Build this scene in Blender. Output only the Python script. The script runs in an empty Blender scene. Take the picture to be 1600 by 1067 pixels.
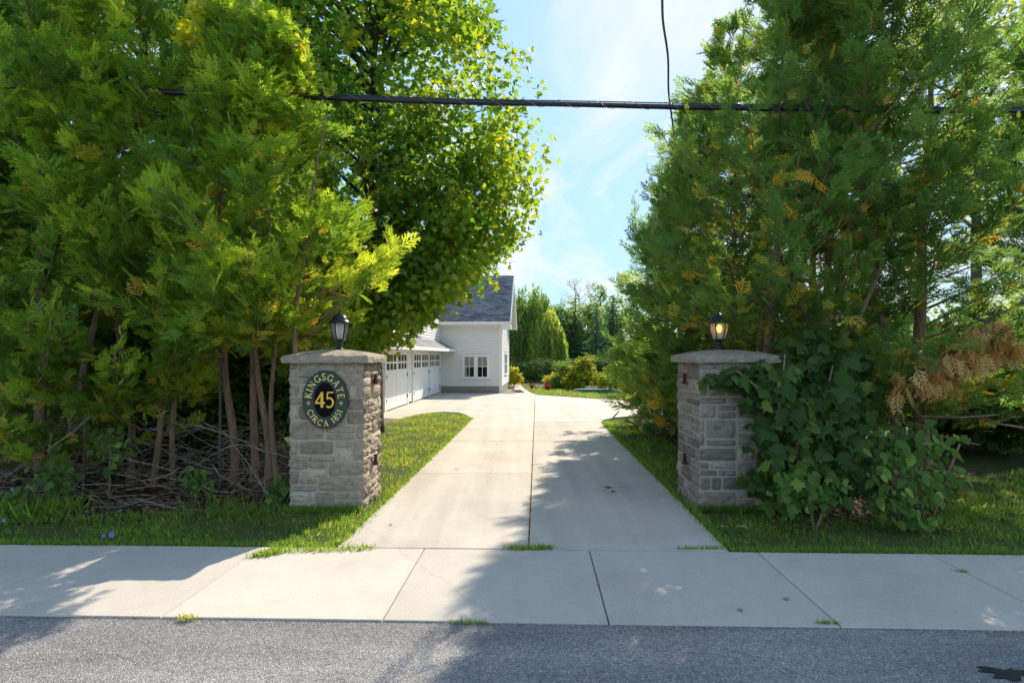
import bpy, math, random
import numpy as np
from mathutils import Vector, Matrix, Euler

# ---------------------------------------------------------------- camera, sky, sun
SC = bpy.context.scene
COL = SC.collection
EYE, FPX, HZ = 1.70, 880.0, 556.0          # eye height, focal length in photo pixels, horizon row

cam_d = bpy.data.cameras.new('camera')
cam = bpy.data.objects.new('camera', cam_d)
COL.objects.link(cam)
cam.location = (0, 0, EYE)
cam.rotation_euler = (math.radians(90), 0, 0)
cam_d.sensor_width = 36
cam_d.lens = FPX / 1600 * 36
cam_d.shift_y = (HZ - 533.5) / 1600
cam_d.clip_start = 0.05
cam_d.clip_end = 2000
SC.camera = cam

SUN_AZ = math.atan2(0.445, 0.895)           # to the right of straight ahead
SUN_EL = math.radians(39)

world = bpy.data.worlds.new('World')
SC.world = world
world.use_nodes = True
wn, wl = world.node_tree.nodes, world.node_tree.links
wn.clear()
w_out = wn.new('ShaderNodeOutputWorld')
w_bg = wn.new('ShaderNodeBackground')
w_bg.inputs['Strength'].default_value = 0.15
sky = wn.new('ShaderNodeTexSky')
sky.sky_type = 'NISHITA'
sky.sun_disc = False
sky.sun_elevation = SUN_EL
sky.sun_rotation = SUN_AZ
sky.altitude = 200
sky.air_density = 1.0
sky.dust_density = 0.6
sky.ozone_density = 2.0
# thin high cloud, the same everywhere round the sky
tc = wn.new('ShaderNodeTexCoord')
sep = wn.new('ShaderNodeSeparateXYZ')
wl.new(tc.outputs['Generated'], sep.inputs[0])
zadd = wn.new('ShaderNodeMath'); zadd.operation = 'ADD'; zadd.inputs[1].default_value = 0.22
zmax = wn.new('ShaderNodeMath'); zmax.operation = 'MAXIMUM'; zmax.inputs[1].default_value = 0.12
wl.new(sep.outputs['Z'], zadd.inputs[0]); wl.new(zadd.outputs[0], zmax.inputs[0])
dx = wn.new('ShaderNodeMath'); dx.operation = 'DIVIDE'
dy = wn.new('ShaderNodeMath'); dy.operation = 'DIVIDE'
wl.new(sep.outputs['X'], dx.inputs[0]); wl.new(zmax.outputs[0], dx.inputs[1])
wl.new(sep.outputs['Y'], dy.inputs[0]); wl.new(zmax.outputs[0], dy.inputs[1])
comb = wn.new('ShaderNodeCombineXYZ')
wl.new(dx.outputs[0], comb.inputs[0]); wl.new(dy.outputs[0], comb.inputs[1])
wmap = wn.new('ShaderNodeMapping')
wmap.inputs['Rotation'].default_value = (0, 0, math.radians(35))
wmap.inputs['Scale'].default_value = (1.5, 0.7, 1)
wmap.inputs['Location'].default_value = (3.1, 1.4, 0)
wl.new(comb.outputs[0], wmap.inputs[0])
cn = wn.new('ShaderNodeTexNoise')
cn.inputs['Scale'].default_value = 1.6; cn.inputs['Detail'].default_value = 7
cn.inputs['Roughness'].default_value = 0.58; cn.inputs['Distortion'].default_value = 0.6
wl.new(wmap.outputs[0], cn.inputs['Vector'])
cr = wn.new('ShaderNodeValToRGB')
cr.color_ramp.elements[0].position = 0.46; cr.color_ramp.elements[0].color = (0.03, 0.03, 0.03, 1)
cr.color_ramp.elements[1].position = 0.64; cr.color_ramp.elements[1].color = (0.85, 0.85, 0.85, 1)
wl.new(cn.outputs['Fac'], cr.inputs[0])
cmix = wn.new('ShaderNodeMix'); cmix.data_type = 'RGBA'
cmix.inputs['B'].default_value = (2.12, 2.14, 2.18, 1)
wl.new(cr.outputs[0], cmix.inputs['Factor'])
# the whole dome: soften the glare evenly and give the air its cyan cast
bw = wn.new('ShaderNodeRGBToBW'); wl.new(sky.outputs[0], bw.inputs[0])
gl1 = wn.new('ShaderNodeMath'); gl1.operation = 'MULTIPLY_ADD'; gl1.inputs[1].default_value = 1 / 2.6; gl1.inputs[2].default_value = 0.5
wl.new(bw.outputs[0], gl1.inputs[0])
gl2 = wn.new('ShaderNodeMath'); gl2.operation = 'DIVIDE'; gl2.inputs[0].default_value = 1.0; wl.new(gl1.outputs[0], gl2.inputs[1])
skc = wn.new('ShaderNodeVectorMath'); skc.operation = 'SCALE'; wl.new(sky.outputs[0], skc.inputs[0]); wl.new(gl2.outputs[0], skc.inputs['Scale'])
skt = wn.new('ShaderNodeVectorMath'); skt.operation = 'MULTIPLY'; skt.inputs[1].default_value = (.71, .86, .88); wl.new(skc.outputs[0], skt.inputs[0])
wl.new(skt.outputs[0], cmix.inputs['A'])
wl.new(cmix.outputs['Result'], w_bg.inputs['Color'])
wl.new(w_bg.outputs[0], w_out.inputs['Surface'])

sun_d = bpy.data.lights.new('sun', 'SUN')
sun_d.energy = 2.45
sun_d.angle = math.radians(0.55)
sun_d.color = (1.0, 0.88, 0.72)
sun = bpy.data.objects.new('sun', sun_d)
COL.objects.link(sun)
to_sun = Vector((math.sin(SUN_AZ) * math.cos(SUN_EL), math.cos(SUN_AZ) * math.cos(SUN_EL), math.sin(SUN_EL)))
sun.rotation_euler = to_sun.to_track_quat('Z', 'Y').to_euler()
sun.location = to_sun * 60

SC.render.engine = 'CYCLES'
SC.view_settings.view_transform = 'Standard'
SC.view_settings.look = 'None'
SC.view_settings.exposure = 1.68
SC.view_settings.gamma = 1
SC.cycles.max_bounces = 6
SC.cycles.diffuse_bounces = 3
SC.cycles.adaptive_threshold = 0.02
SC.cycles.use_denoising = True
SC.cycles.denoiser = 'OPENIMAGEDENOISE'
SC.cycles.denoising_input_passes = 'RGB_ALBEDO_NORMAL'
SC.cycles.denoising_prefilter = 'NONE'
SC.cycles.transparent_max_bounces = 12
SC.cycles.caustics_reflective = False
SC.cycles.caustics_refractive = False

rng = np.random.default_rng(7)
random.seed(7)
PI = math.pi

# ---------------------------------------------------------------- helpers
def G(x, y, z=0.0):
    """ground point seen at a photo pixel"""
    Y = FPX * (EYE - z) / (y - HZ)
    return ((x - 800) / FPX * Y, Y)

def tag(o, label=None, cat=None, group=None, kind=None):
    if label: o['label'] = label
    if cat: o['category'] = cat
    if group: o['group'] = group
    if kind: o['kind'] = kind
    return o

def empty(name, loc=(0, 0, 0), rz=0.0, **kw):
    o = bpy.data.objects.new(name, None)
    o.empty_display_size = 0.2
    COL.objects.link(o)
    o.location = loc
    o.rotation_euler = (0, 0, rz)
    return tag(o, **kw)

def link(name, mesh, parent=None, loc=None):
    o = bpy.data.objects.new(name, mesh)
    COL.objects.link(o)
    if parent is not None: o.parent = parent
    if loc is not None: o.location = loc
    return o

class MB:
    def __init__(s): s.v = []; s.f = []
    def add(s, vs, fs):
        n = len(s.v)
        s.v += [tuple(p) for p in vs]
        s.f += [tuple(i + n for i in f) for f in fs]
    def box(s, x0, x1, y0, y1, z0, z1, b=0.0):
        if b <= 0:
            vs = [(x, y, z) for z in (z0, z1) for y in (y0, y1) for x in (x0, x1)]
            s.add(vs, [(0, 2, 3, 1), (4, 5, 7, 6), (0, 1, 5, 4), (2, 6, 7, 3), (0, 4, 6, 2), (1, 3, 7, 5)])
        else:
            P = [(x0 + b, y0), (x1 - b, y0), (x1, y0 + b), (x1, y1 - b), (x1 - b, y1), (x0 + b, y1), (x0, y1 - b), (x0, y0 + b)]
            cx, cy = (x0 + x1) / 2, (y0 + y1) / 2
            def ins(p):
                return (p[0] + (b if p[0] < cx else -b) * .7, p[1] + (b if p[1] < cy else -b) * .7)
            vs = [(*ins(p), z0) for p in P] + [(*p, z0 + b) for p in P] + [(*p, z1 - b) for p in P] + [(*ins(p), z1) for p in P]
            fs = [tuple(range(7, -1, -1)), tuple(range(24, 32))]
            for k in range(3):
                for i in range(8):
                    j = (i + 1) % 8
                    fs.append((k * 8 + i, k * 8 + j, k * 8 + 8 + j, k * 8 + 8 + i))
            s.add(vs, fs)
    def obox(s, c, u, w, n, hu, hw, hn):
        c, u, w, n = Vector(c), Vector(u), Vector(w), Vector(n)
        vs = [c + u * a * hu + w * b_ * hw + n * d * hn for d in (-1, 1) for b_ in (-1, 1) for a in (-1, 1)]
        s.add(vs, [(0, 2, 3, 1), (4, 5, 7, 6), (0, 1, 5, 4), (2, 6, 7, 3), (0, 4, 6, 2), (1, 3, 7, 5)])
    def tube(s, pts, rad, n=6, cap=True):
        pts = [Vector(p) for p in pts]
        if not hasattr(rad, '__len__'): rad = [rad] * len(pts)
        rings = []
        for i, p in enumerate(pts):
            d = (pts[min(i + 1, len(pts) - 1)] - pts[max(i - 1, 0)])
            if d.length < 1e-9: d = Vector((0, 0, 1))
            d.normalize()
            a = d.cross(Vector((0, 0, 1)) if abs(d.z) < .9 else Vector((1, 0, 0))).normalized()
            b = d.cross(a)
            rings.append([p + (a * math.cos(2 * PI * k / n) + b * math.sin(2 * PI * k / n)) * rad[i] for k in range(n)])
        vs = [q for r in rings for q in r]
        fs = []
        for i in range(len(pts) - 1):
            for k in range(n):
                k2 = (k + 1) % n
                fs.append((i * n + k, i * n + k2, (i + 1) * n + k2, (i + 1) * n + k))
        if cap:
            fs.append(tuple(range(n - 1, -1, -1)))
            fs.append(tuple((len(pts) - 1) * n + k for k in range(n)))
        s.add(vs, fs)
    def lathe(s, prof, n=16, c=(0, 0, 0)):
        vs = [(c[0] + r * math.cos(2 * PI * k / n), c[1] + r * math.sin(2 * PI * k / n), c[2] + z) for r, z in prof for k in range(n)]
        fs = []
        for i in range(len(prof) - 1):
            for k in range(n):
                k2 = (k + 1) % n
                fs.append((i * n + k, i * n + k2, (i + 1) * n + k2, (i + 1) * n + k))
        fs.append(tuple(range(n - 1, -1, -1)))
        fs.append(tuple((len(prof) - 1) * n + k for k in range(n)))
        s.add(vs, fs)
    def prism(s, poly, z0, z1, b=0.0):
        """extruded ground polygon, counter-clockwise, with a small arris"""
        n = len(poly)
        if b > 0:
            P = [Vector((p[0], p[1])) for p in poly]
            ins = []
            for i in range(n):
                e1 = (P[i] - P[i - 1]).normalized(); e2 = (P[(i + 1) % n] - P[i]).normalized()
                m = Vector((-e1.y - e2.y, e1.x + e2.x))
                if m.length < 1e-6: m = Vector((-e1.y, e1.x))
                m.normalize()
                ins.append(P[i] + m * b)
            vs = [(*p, z0) for p in poly] + [(*p, z1 - b) for p in poly] + [(p.x, p.y, z1) for p in ins]
            fs = [tuple(range(n - 1, -1, -1)), tuple(range(2 * n, 3 * n))]
            for k in (0, 1):
                for i in range(n):
                    j = (i + 1) % n
                    fs.append((k * n + i, k * n + j, k * n + n + j, k * n + n + i))
        else:
            vs = [(*p, z0) for p in poly] + [(*p, z1) for p in poly]
            fs = [tuple(range(n - 1, -1, -1)), tuple(range(n, 2 * n))]
            for i in range(n):
                j = (i + 1) % n
                fs.append((i, j, n + j, n + i))
        s.add(vs, fs)
    def mesh(s, name, mat, smooth=False):
        m = bpy.data.meshes.new(name)
        m.from_pydata(s.v, [], s.f)
        m.materials.append(mat)
        if smooth:
            m.polygons.foreach_set('use_smooth', [True] * len(m.polygons))
        m.update()
        return m
    def build(s, name, mat, parent=None, smooth=False, loc=None):
        return link(name, s.mesh(name, mat, smooth), parent, loc)

def np_mesh(name, verts, faces, mat, tint=None, smooth=False):
    """faces: (m,k) int array, all of one size; tint: one float per vertex"""
    m = bpy.data.meshes.new(name)
    nv, nf, k = len(verts), len(faces), faces.shape[1]
    m.vertices.add(nv)
    m.vertices.foreach_set('co', np.ascontiguousarray(verts, dtype=np.float32).ravel())
    m.loops.add(nf * k)
    m.loops.foreach_set('vertex_index', np.ascontiguousarray(faces, dtype=np.int32).ravel())
    m.polygons.add(nf)
    m.polygons.foreach_set('loop_start', np.arange(0, nf * k, k, dtype=np.int32))
    if smooth:
        m.polygons.foreach_set('use_smooth', np.ones(nf, dtype=bool))
    m.update(calc_edges=True)
    if tint is not None:
        a = m.attributes.new('tint', 'FLOAT', 'POINT')
        a.data.foreach_set('value', np.ascontiguousarray(tint, dtype=np.float32))
    m.materials.append(mat)
    return m

def norm(a):
    return a / np.maximum(np.linalg.norm(a, axis=-1, keepdims=True), 1e-9)

def scatter(tmpl, pos, ax, nr, scale, tint, tint_tip=None):
    """copies of a template (x along ax, z along nr) -> verts, faces, tint"""
    tv, tf = tmpl
    ax = norm(ax)
    side = norm(np.cross(nr, ax))
    up = np.cross(ax, side)
    B = np.stack([ax, side, up], axis=1)                 # k,3,3
    v = np.einsum('nj,kji->kni', tv, B)
    sc = np.asarray(scale)
    v = v * (sc[:, None, None] if sc.ndim == 1 else sc[:, None, :])
    v = v + pos[:, None, :]
    k, n = len(pos), len(tv)
    f = tf[None] + (np.arange(k) * n)[:, None, None]
    t = np.repeat(np.asarray(tint), n)
    return v.reshape(-1, 3), f.reshape(-1, tf.shape[1]), t

def in_poly(px, py, poly):
    c = np.zeros(len(px), bool)
    n = len(poly)
    for i in range(n):
        x0, y0 = poly[i]; x1, y1 = poly[(i + 1) % n]
        hit = ((y0 > py) != (y1 > py)) & (px < (x1 - x0) * (py - y0) / ((y1 - y0) if y1 != y0 else 1e-9) + x0)
        c ^= hit
    return c

# ---------------------------------------------------------------- materials
def nmat(name):
    m = bpy.data.materials.new(name)
    m.use_nodes = True
    N, L = m.node_tree.nodes, m.node_tree.links
    N.clear()
    out = N.new('ShaderNodeOutputMaterial')
    return m, N, L, out

def ramp(N, stops):
    r = N.new('ShaderNodeValToRGB')
    e = r.color_ramp.elements
    while len(e) < len(stops): e.new(0.5)
    for el, (p, c) in zip(e, stops):
        el.position = p
        el.color = (*c, 1)
    return r

def noise(N, L, scale, detail=4, rough=.55, vec=None, dist=0):
    n = N.new('ShaderNodeTexNoise')
    n.inputs['Scale'].default_value = scale
    n.inputs['Detail'].default_value = detail
    n.inputs['Roughness'].default_value = rough
    n.inputs['Distortion'].default_value = dist
    if vec is not None: L.new(vec, n.inputs['Vector'])
    return n

def mixc(N, L, fac, a, b, mode='MIX'):
    x = N.new('ShaderNodeMix'); x.data_type = 'RGBA'; x.blend_type = mode
    for s, v in ((x.inputs['Factor'], fac), (x.inputs['A'], a), (x.inputs['B'], b)):
        if hasattr(v, 'is_output'): L.new(v, s)
        elif isinstance(v, (int, float)): s.default_value = v
        else: s.default_value = (*v, 1)
    return x.outputs['Result']

def objcoord(N):
    return N.new('ShaderNodeTexCoord').outputs['Object']

def worldcoord(N):
    return N.new('ShaderNodeNewGeometry').outputs['Position']

def bump(N, L, h, strength, dist):
    b = N.new('ShaderNodeBump')
    b.inputs['Strength'].default_value = strength
    b.inputs['Distance'].default_value = dist
    L.new(h, b.inputs['Height'])
    return b.outputs['Normal']

def principled(N, L, out, color, rough=.8, nrm=None, metal=0, spec=.4):
    p = N.new('ShaderNodeBsdfPrincipled')
    if hasattr(color, 'is_output'): L.new(color, p.inputs['Base Color'])
    else: p.inputs['Base Color'].default_value = (*color, 1)
    if hasattr(rough, 'is_output'): L.new(rough, p.inputs['Roughness'])
    else: p.inputs['Roughness'].default_value = rough
    p.inputs['Metallic'].default_value = metal
    p.inputs['Specular IOR Level'].default_value = spec
    if nrm is not None: L.new(nrm, p.inputs['Normal'])
    L.new(p.outputs[0], out.inputs['Surface'])
    return p

def simple(name, col, rough=.6, var=.12, scale=8, metal=0, spec=.4, bmp=0.0):
    m, N, L, out = nmat(name)
    co = objcoord(N)
    n = noise(N, L, scale, 5, .6, co)
    c = mixc(N, L, n.outputs['Fac'], tuple(v * (1 - var) for v in col), tuple(min(1, v * (1 + var)) for v in col))
    nr = bump(N, L, noise(N, L, scale * 6, 3, .6, co).outputs['Fac'], bmp, .01) if bmp else None
    principled(N, L, out, c, rough, nr, metal, spec)
    return m

def leafmat(name, stops, trans=.42, rough=.5, patch=.25, scale=1.3, gain=1.6):
    """thin leaf: reflects and lets light through; colour by the leaf's own tint plus patches in the crown"""
    stops = [(p, tuple(min(.6, v * gain) for v in c)) for p, c in stops]
    m, N, L, out = nmat(name)
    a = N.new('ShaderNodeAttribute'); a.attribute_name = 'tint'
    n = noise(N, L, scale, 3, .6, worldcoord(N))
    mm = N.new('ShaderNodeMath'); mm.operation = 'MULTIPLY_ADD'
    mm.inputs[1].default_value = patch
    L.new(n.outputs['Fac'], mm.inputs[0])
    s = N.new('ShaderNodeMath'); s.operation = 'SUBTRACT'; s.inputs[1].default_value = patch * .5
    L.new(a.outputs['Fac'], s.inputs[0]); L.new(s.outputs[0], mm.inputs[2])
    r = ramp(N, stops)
    L.new(mm.outputs[0], r.inputs[0])
    p = N.new('ShaderNodeBsdfPrincipled')
    p.inputs['Roughness'].default_value = rough
    p.inputs['Specular IOR Level'].default_value = .16
    L.new(r.outputs[0], p.inputs['Base Color'])
    t = N.new('ShaderNodeBsdfTranslucent')
    hs = N.new('ShaderNodeHueSaturation')
    hs.inputs['Hue'].default_value = .488; hs.inputs['Saturation'].default_value = 1.1; hs.inputs['Value'].default_value = 1.75
    L.new(r.outputs[0], hs.inputs['Color']); L.new(hs.outputs[0], t.inputs['Color'])
    mx = N.new('ShaderNodeMixShader'); mx.inputs[0].default_value = trans
    L.new(p.outputs[0], mx.inputs[1]); L.new(t.outputs[0], mx.inputs[2])
    L.new(mx.outputs[0], out.inputs['Surface'])
    return m

def m_concrete(name, base, fine=1.0):
    m, N, L, out = nmat(name)
    co = worldcoord(N)
    big = noise(N, L, .9, 6, .62, co)
    mid = noise(N, L, 7, 6, .65, co)
    c1 = ramp(N, [(.28, tuple(v * .74 for v in base)), (.5, base), (.75, tuple(min(1, v * 1.12) for v in base))])
    L.new(big.outputs['Fac'], c1.inputs[0])
    c2 = mixc(N, L, .45, c1.outputs[0], mixc(N, L, mid.outputs['Fac'], tuple(v * .72 for v in base), tuple(v * 1.2 for v in base)))
    sp = noise(N, L, 62, 4, .8, co)
    spr = ramp(N, [(.28, (.66, .64, .62)), (.44, (.95, .95, .95)), (.56, (1.03, 1.03, 1.03)), (.72, (1.22, 1.22, 1.2))])
    L.new(sp.outputs['Fac'], spr.inputs[0])
    c3 = mixc(N, L, .75 * fine, c2, spr.outputs[0], 'MULTIPLY')
    # scattered dark stains and pits
    stn = noise(N, L, 3.3, 8, .72, co, .4)
    strp = ramp(N, [(.62, (1, 1, 1)), (.72, (.80, .79, .77))]); L.new(stn.outputs['Fac'], strp.inputs[0])
    c3 = mixc(N, L, .8, c3, strp.outputs[0], 'MULTIPLY')
    pit = N.new('ShaderNodeTexVoronoi'); pit.inputs['Scale'].default_value = 26; L.new(co, pit.inputs['Vector'])
    pr2 = ramp(N, [(.0, (.45, .44, .42)), (.07, (1, 1, 1))]); L.new(pit.outputs['Distance'], pr2.inputs[0])
    pn2 = noise(N, L, 4, 2, .5, co); pg = ramp(N, [(.55, (0, 0, 0)), (.62, (1, 1, 1))]); L.new(pn2.outputs['Fac'], pg.inputs[0])
    c3 = mixc(N, L, pg.outputs[0], c3, mixc(N, L, 1, c3, pr2.outputs[0], 'MULTIPLY'))
    hw = noise(N, L, 1.7, 6, .65, co)
    ha = N.new('ShaderNodeMix'); ha.data_type = 'VECTOR'; ha.inputs['Factor'].default_value = .22
    L.new(co, ha.inputs['A']); L.new(hw.outputs['Color'], ha.inputs['B'])
    hk = N.new('ShaderNodeTexVoronoi'); hk.feature = 'DISTANCE_TO_EDGE'; hk.inputs['Scale'].default_value = .30; L.new(ha.outputs['Result'], hk.inputs['Vector'])
    hr = ramp(N, [(0, (.55, .53, .50)), (.0022, (1, 1, 1))]); L.new(hk.outputs['Distance'], hr.inputs[0])
    c3 = mixc(N, L, .25, c3, hr.outputs[0], 'MULTIPLY')
    # each slab was poured at its own time
    oi = N.new('ShaderNodeObjectInfo')
    rr = ramp(N, [(0, (.93, .93, .93)), (1, (1.05, 1.04, 1.03))])
    L.new(oi.outputs['Random'], rr.inputs[0])
    c4 = mixc(N, L, 1, c3, rr.outputs[0], 'MULTIPLY')
    nr = bump(N, L, noise(N, L, 120, 4, .7, co).outputs['Fac'], .35, .004)
    principled(N, L, out, c4, .86, nr, 0, .3)
    return m, N, L, c4

M = {}
M['sidewalk'] = m_concrete('sidewalk_concrete', (.50, .46, .395), 1.0)[0]
# the drive carries a rust stain along its middle joint
md, N, L, cc = m_concrete('driveway_concrete', (.52, .475, .405), .7)
co = worldcoord(N)
sx = N.new('ShaderNodeSeparateXYZ'); L.new(co, sx.inputs[0])
jl = N.new('ShaderNodeMath'); jl.operation = 'MULTIPLY_ADD'; jl.inputs[1].default_value = -.0443; L.new(sx.outputs['Y'], jl.inputs[0]); L.new(sx.outputs['X'], jl.inputs[2])
j2 = N.new('ShaderNodeMath'); j2.operation = 'ADD'; j2.inputs[1].default_value = -(.146 - .0443 * 4.97); L.new(jl.outputs[0], j2.inputs[0])
ja = N.new('ShaderNodeMath'); ja.operation = 'ABSOLUTE'; L.new(j2.outputs[0], ja.inputs[0])
nz = noise(N, L, 1.6, 5, .7, co)
jw = N.new('ShaderNodeMath'); jw.operation = 'MULTIPLY_ADD'; jw.inputs[1].default_value = -.14; L.new(nz.outputs['Fac'], jw.inputs[0]); L.new(ja.outputs[0], jw.inputs[2])
jr = ramp(N, [(0, (.45, .45, .45)), (.02, (0, 0, 0))])
ad = N.new('ShaderNodeMath'); ad.operation = 'ADD'; ad.inputs[1].default_value = .068; L.new(jw.outputs[0], ad.inputs[0]); L.new(ad.outputs[0], jr.inputs[0])
# tyre-darkened streaks running along the drive
mp = N.new('ShaderNodeMapping'); mp.inputs['Scale'].default_value = (2.2, .12, 1); L.new(co, mp.inputs[0])
st = noise(N, L, 1.5, 4, .6, mp.outputs[0]); sr = ramp(N, [(.35, (.88, .88, .88)), (.6, (1.03, 1.03, 1.03))]); L.new(st.outputs['Fac'], sr.inputs[0])
c5 = mixc(N, L, 1, cc, sr.outputs[0], 'MULTIPLY')
c6 = mixc(N, L, jr.outputs[0], c5, (.50, .27, .12))
for nd in N:
    if nd.type == 'BSDF_PRINCIPLED': L.new(c6, nd.inputs['Base Color'])
M['drive'] = md

def m_asphalt():
    m, N, L, out = nmat('worn_asphalt')
    co = worldcoord(N)
    v = N.new('ShaderNodeTexVoronoi'); v.inputs['Scale'].default_value = 165; L.new(co, v.inputs['Vector'])
    cell = ramp(N, [(0, (.16, .16, .165)), (.35, (.235, .233, .235)), (.7, (.31, .305, .295)), (.93, (.41, .40, .385)), (1, (.60, .58, .55))])
    sp = N.new('ShaderNodeSeparateColor'); L.new(v.outputs['Color'], sp.inputs[0]); L.new(sp.outputs[0], cell.inputs[0])
    big = noise(N, L, .8, 6, .6, co)
    br = ramp(N, [(.3, (.82, .82, .82)), (.7, (1.15, 1.14, 1.12))]); L.new(big.outputs['Fac'], br.inputs[0])
    c = mixc(N, L, 1, cell.outputs[0], br.outputs[0], 'MULTIPLY')
    fn = noise(N, L, 30, 5, .7, co)
    fr = ramp(N, [(.33, (.55, .55, .56)), (.5, (1, 1, 1))]); L.new(fn.outputs['Fac'], fr.inputs[0])
    c = mixc(N, L, .8, c, fr.outputs[0], 'MULTIPLY')
    wv = noise(N, L, 2.2, 5, .6, co)
    wa = N.new('ShaderNodeMix'); wa.data_type = 'VECTOR'; wa.inputs['Factor'].default_value = .16
    L.new(co, wa.inputs['A']); L.new(wv.outputs['Color'], wa.inputs['B'])
    ck = N.new('ShaderNodeTexVoronoi'); ck.feature = 'DISTANCE_TO_EDGE'; ck.inputs['Scale'].default_value = .62; L.new(wa.outputs['Result'], ck.inputs['Vector'])
    ckr = ramp(N, [(0, (.30, .30, .31)), (.006, (1, 1, 1))]); L.new(ck.outputs['Distance'], ckr.inputs[0])
    c = mixc(N, L, .22, c, ckr.outputs[0], 'MULTIPLY')
    mpw = N.new('ShaderNodeMapping'); mpw.inputs['Scale'].default_value = (.25, 2.0, 1); L.new(co, mpw.inputs[0])
    tw = noise(N, L, 1.2, 4, .6, mpw.outputs[0]); twr = ramp(N, [(.35, (.80, .80, .81)), (.65, (1.16, 1.15, 1.13))]); L.new(tw.outputs['Fac'], twr.inputs[0])
    c = mixc(N, L, 1, c, twr.outputs[0], 'MULTIPLY')
    nr = bump(N, L, v.outputs['Distance'], .9, .008)
    principled(N, L, out, c, .85, nr, 0, .35)
    return m
M['asphalt'] = m_asphalt()

def m_ground(name, a, b, c, scale=3):
    m, N, L, out = nmat(name)
    co = worldcoord(N)
    n1 = noise(N, L, scale, 8, .65, co); n2 = noise(N, L, scale * 14, 4, .7, co)
    r = ramp(N, [(.3, a), (.5, b), (.72, c)]); L.new(n1.outputs['Fac'], r.inputs[0])
    r2 = ramp(N, [(.3, (.6, .6, .6)), (.7, (1.2, 1.2, 1.2))]); L.new(n2.outputs['Fac'], r2.inputs[0])
    cc = mixc(N, L, 1, r.outputs[0], r2.outputs[0], 'MULTIPLY')
    principled(N, L, out, cc, .95, bump(N, L, n2.outputs['Fac'], .8, .03), 0, .15)
    return m
M['soil'] = m_ground('dark_soil', (.045, .032, .022), (.08, .058, .040), (.13, .10, .07))
M['field'] = m_ground('rough_field', (.05, .075, .022), (.075, .10, .03), (.10, .11, .045), .5)
M['turf'] = m_ground('turf_soil', (.05, .07, .02), (.08, .11, .03), (.12, .13, .05))
M['gravel'] = m_ground('gravel', (.16, .13, .10), (.28, .24, .19), (.42, .37, .31), 30)

def m_stone(name, lo, mid, hi, bscale=1.0):
    m, N, L, out = nmat(name)
    co = worldcoord(N)
    oi = N.new('ShaderNodeObjectInfo')
    r = ramp(N, [(0, lo), (.35, mid), (.7, tuple(v * .92 for v in mid)), (1, hi)]); L.new(oi.outputs['Random'], r.inputs[0])
    n1 = noise(N, L, 14, 7, .7, co); n2 = noise(N, L, 70, 4, .7, co)
    v1 = ramp(N, [(.28, (.58, .58, .6)), (.5, (1, 1, 1)), (.72, (1.28, 1.25, 1.2))]); L.new(n1.outputs['Fac'], v1.inputs[0])
    v2 = ramp(N, [(.3, (.75, .75, .76)), (.65, (1.1, 1.1, 1.1))]); L.new(n2.outputs['Fac'], v2.inputs[0])
    c = mixc(N, L, 1, mixc(N, L, 1, r.outputs[0], v1.outputs[0], 'MULTIPLY'), v2.outputs[0], 'MULTIPLY')
    principled(N, L, out, c, .9, bump(N, L, n1.outputs['Fac'], .9 * bscale, .018), 0, .25)
    return m
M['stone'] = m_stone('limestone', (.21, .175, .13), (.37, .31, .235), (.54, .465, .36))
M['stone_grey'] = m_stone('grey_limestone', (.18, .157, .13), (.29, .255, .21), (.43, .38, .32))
M['cap'] = m_stone('cap_stone', (.36, .30, .235), (.38, .32, .25), (.42, .355, .28), .7)
M['mortar'] = simple('mortar', (.46, .40, .325), .95, .22, 22, spec=.2, bmp=.6)
M['rust'] = simple('rusty_iron', (.09, .035, .02), .85, .4, 30, spec=.3, bmp=.4)
M['black'] = simple('black_painted_metal', (.012, .016, .03), .35, .2, 12, spec=.5)
M['sign_green'] = simple('dark_green_paint', (.040, .066, .056), .6, .2, 9, spec=.25)
M['sign_black'] = simple('black_paint', (.005, .004, .006), .75, .2, 10, spec=.12)
M['gold'] = simple('gold_leaf', (.90, .55, .07), .5, .1, 25, spec=.3)
M['gold_pale'] = simple('pale_gold_paint', (.90, .72, .20), .5, .08, 25, spec=.3)
M['gold_dark'] = simple('dull_gold_paint', (.55, .33, .08), .5, .1, 25)
M['cable'] = simple('cable_sheath', (.022, .022, .030), .42, .25, 3, spec=.5)
M['steel'] = simple('galvanised_wire', (.42, .42, .44), .4, .1, 30, metal=.8)
M['white'] = simple('white_paint', (.82, .81, .78), .55, .04, 3)
M['siding'] = simple('white_siding', (.80, .79, .765), .55, .04, 1.2)
M['dark_in'] = simple('dark_interior', (.03, .032, .035), .9, .2, 3)
M['curtain'] = simple('white_curtain', (.7, .69, .66), .9, .08, 9)
M['found'] = m_stone('foundation_stone', (.24, .225, .205), (.29, .27, .245), (.34, .315, .29))
M['hinge'] = simple('dark_hinge', (.03, .03, .032), .5, .2, 10)
M['red'] = simple('red_pot', (.42, .035, .02), .5, .15, 10)
M['teal'] = simple('teal_paint', (.07, .26, .25), .5, .15, 4)
M['tar'] = simple('wet_tar', (.012, .012, .013), .55, .4, 9, spec=.4)
M['blue_flower'] = simple('blue_petal', (.16, .26, .62), .7, .1, 20)
M['dry_leaf'] = simple('dry_leaf', (.36, .22, .10), .8, .25, 20)
M['rock'] = m_stone('garden_rock', (.16, .14, .12), (.28, .25, .21), (.36, .32, .27))

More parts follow.
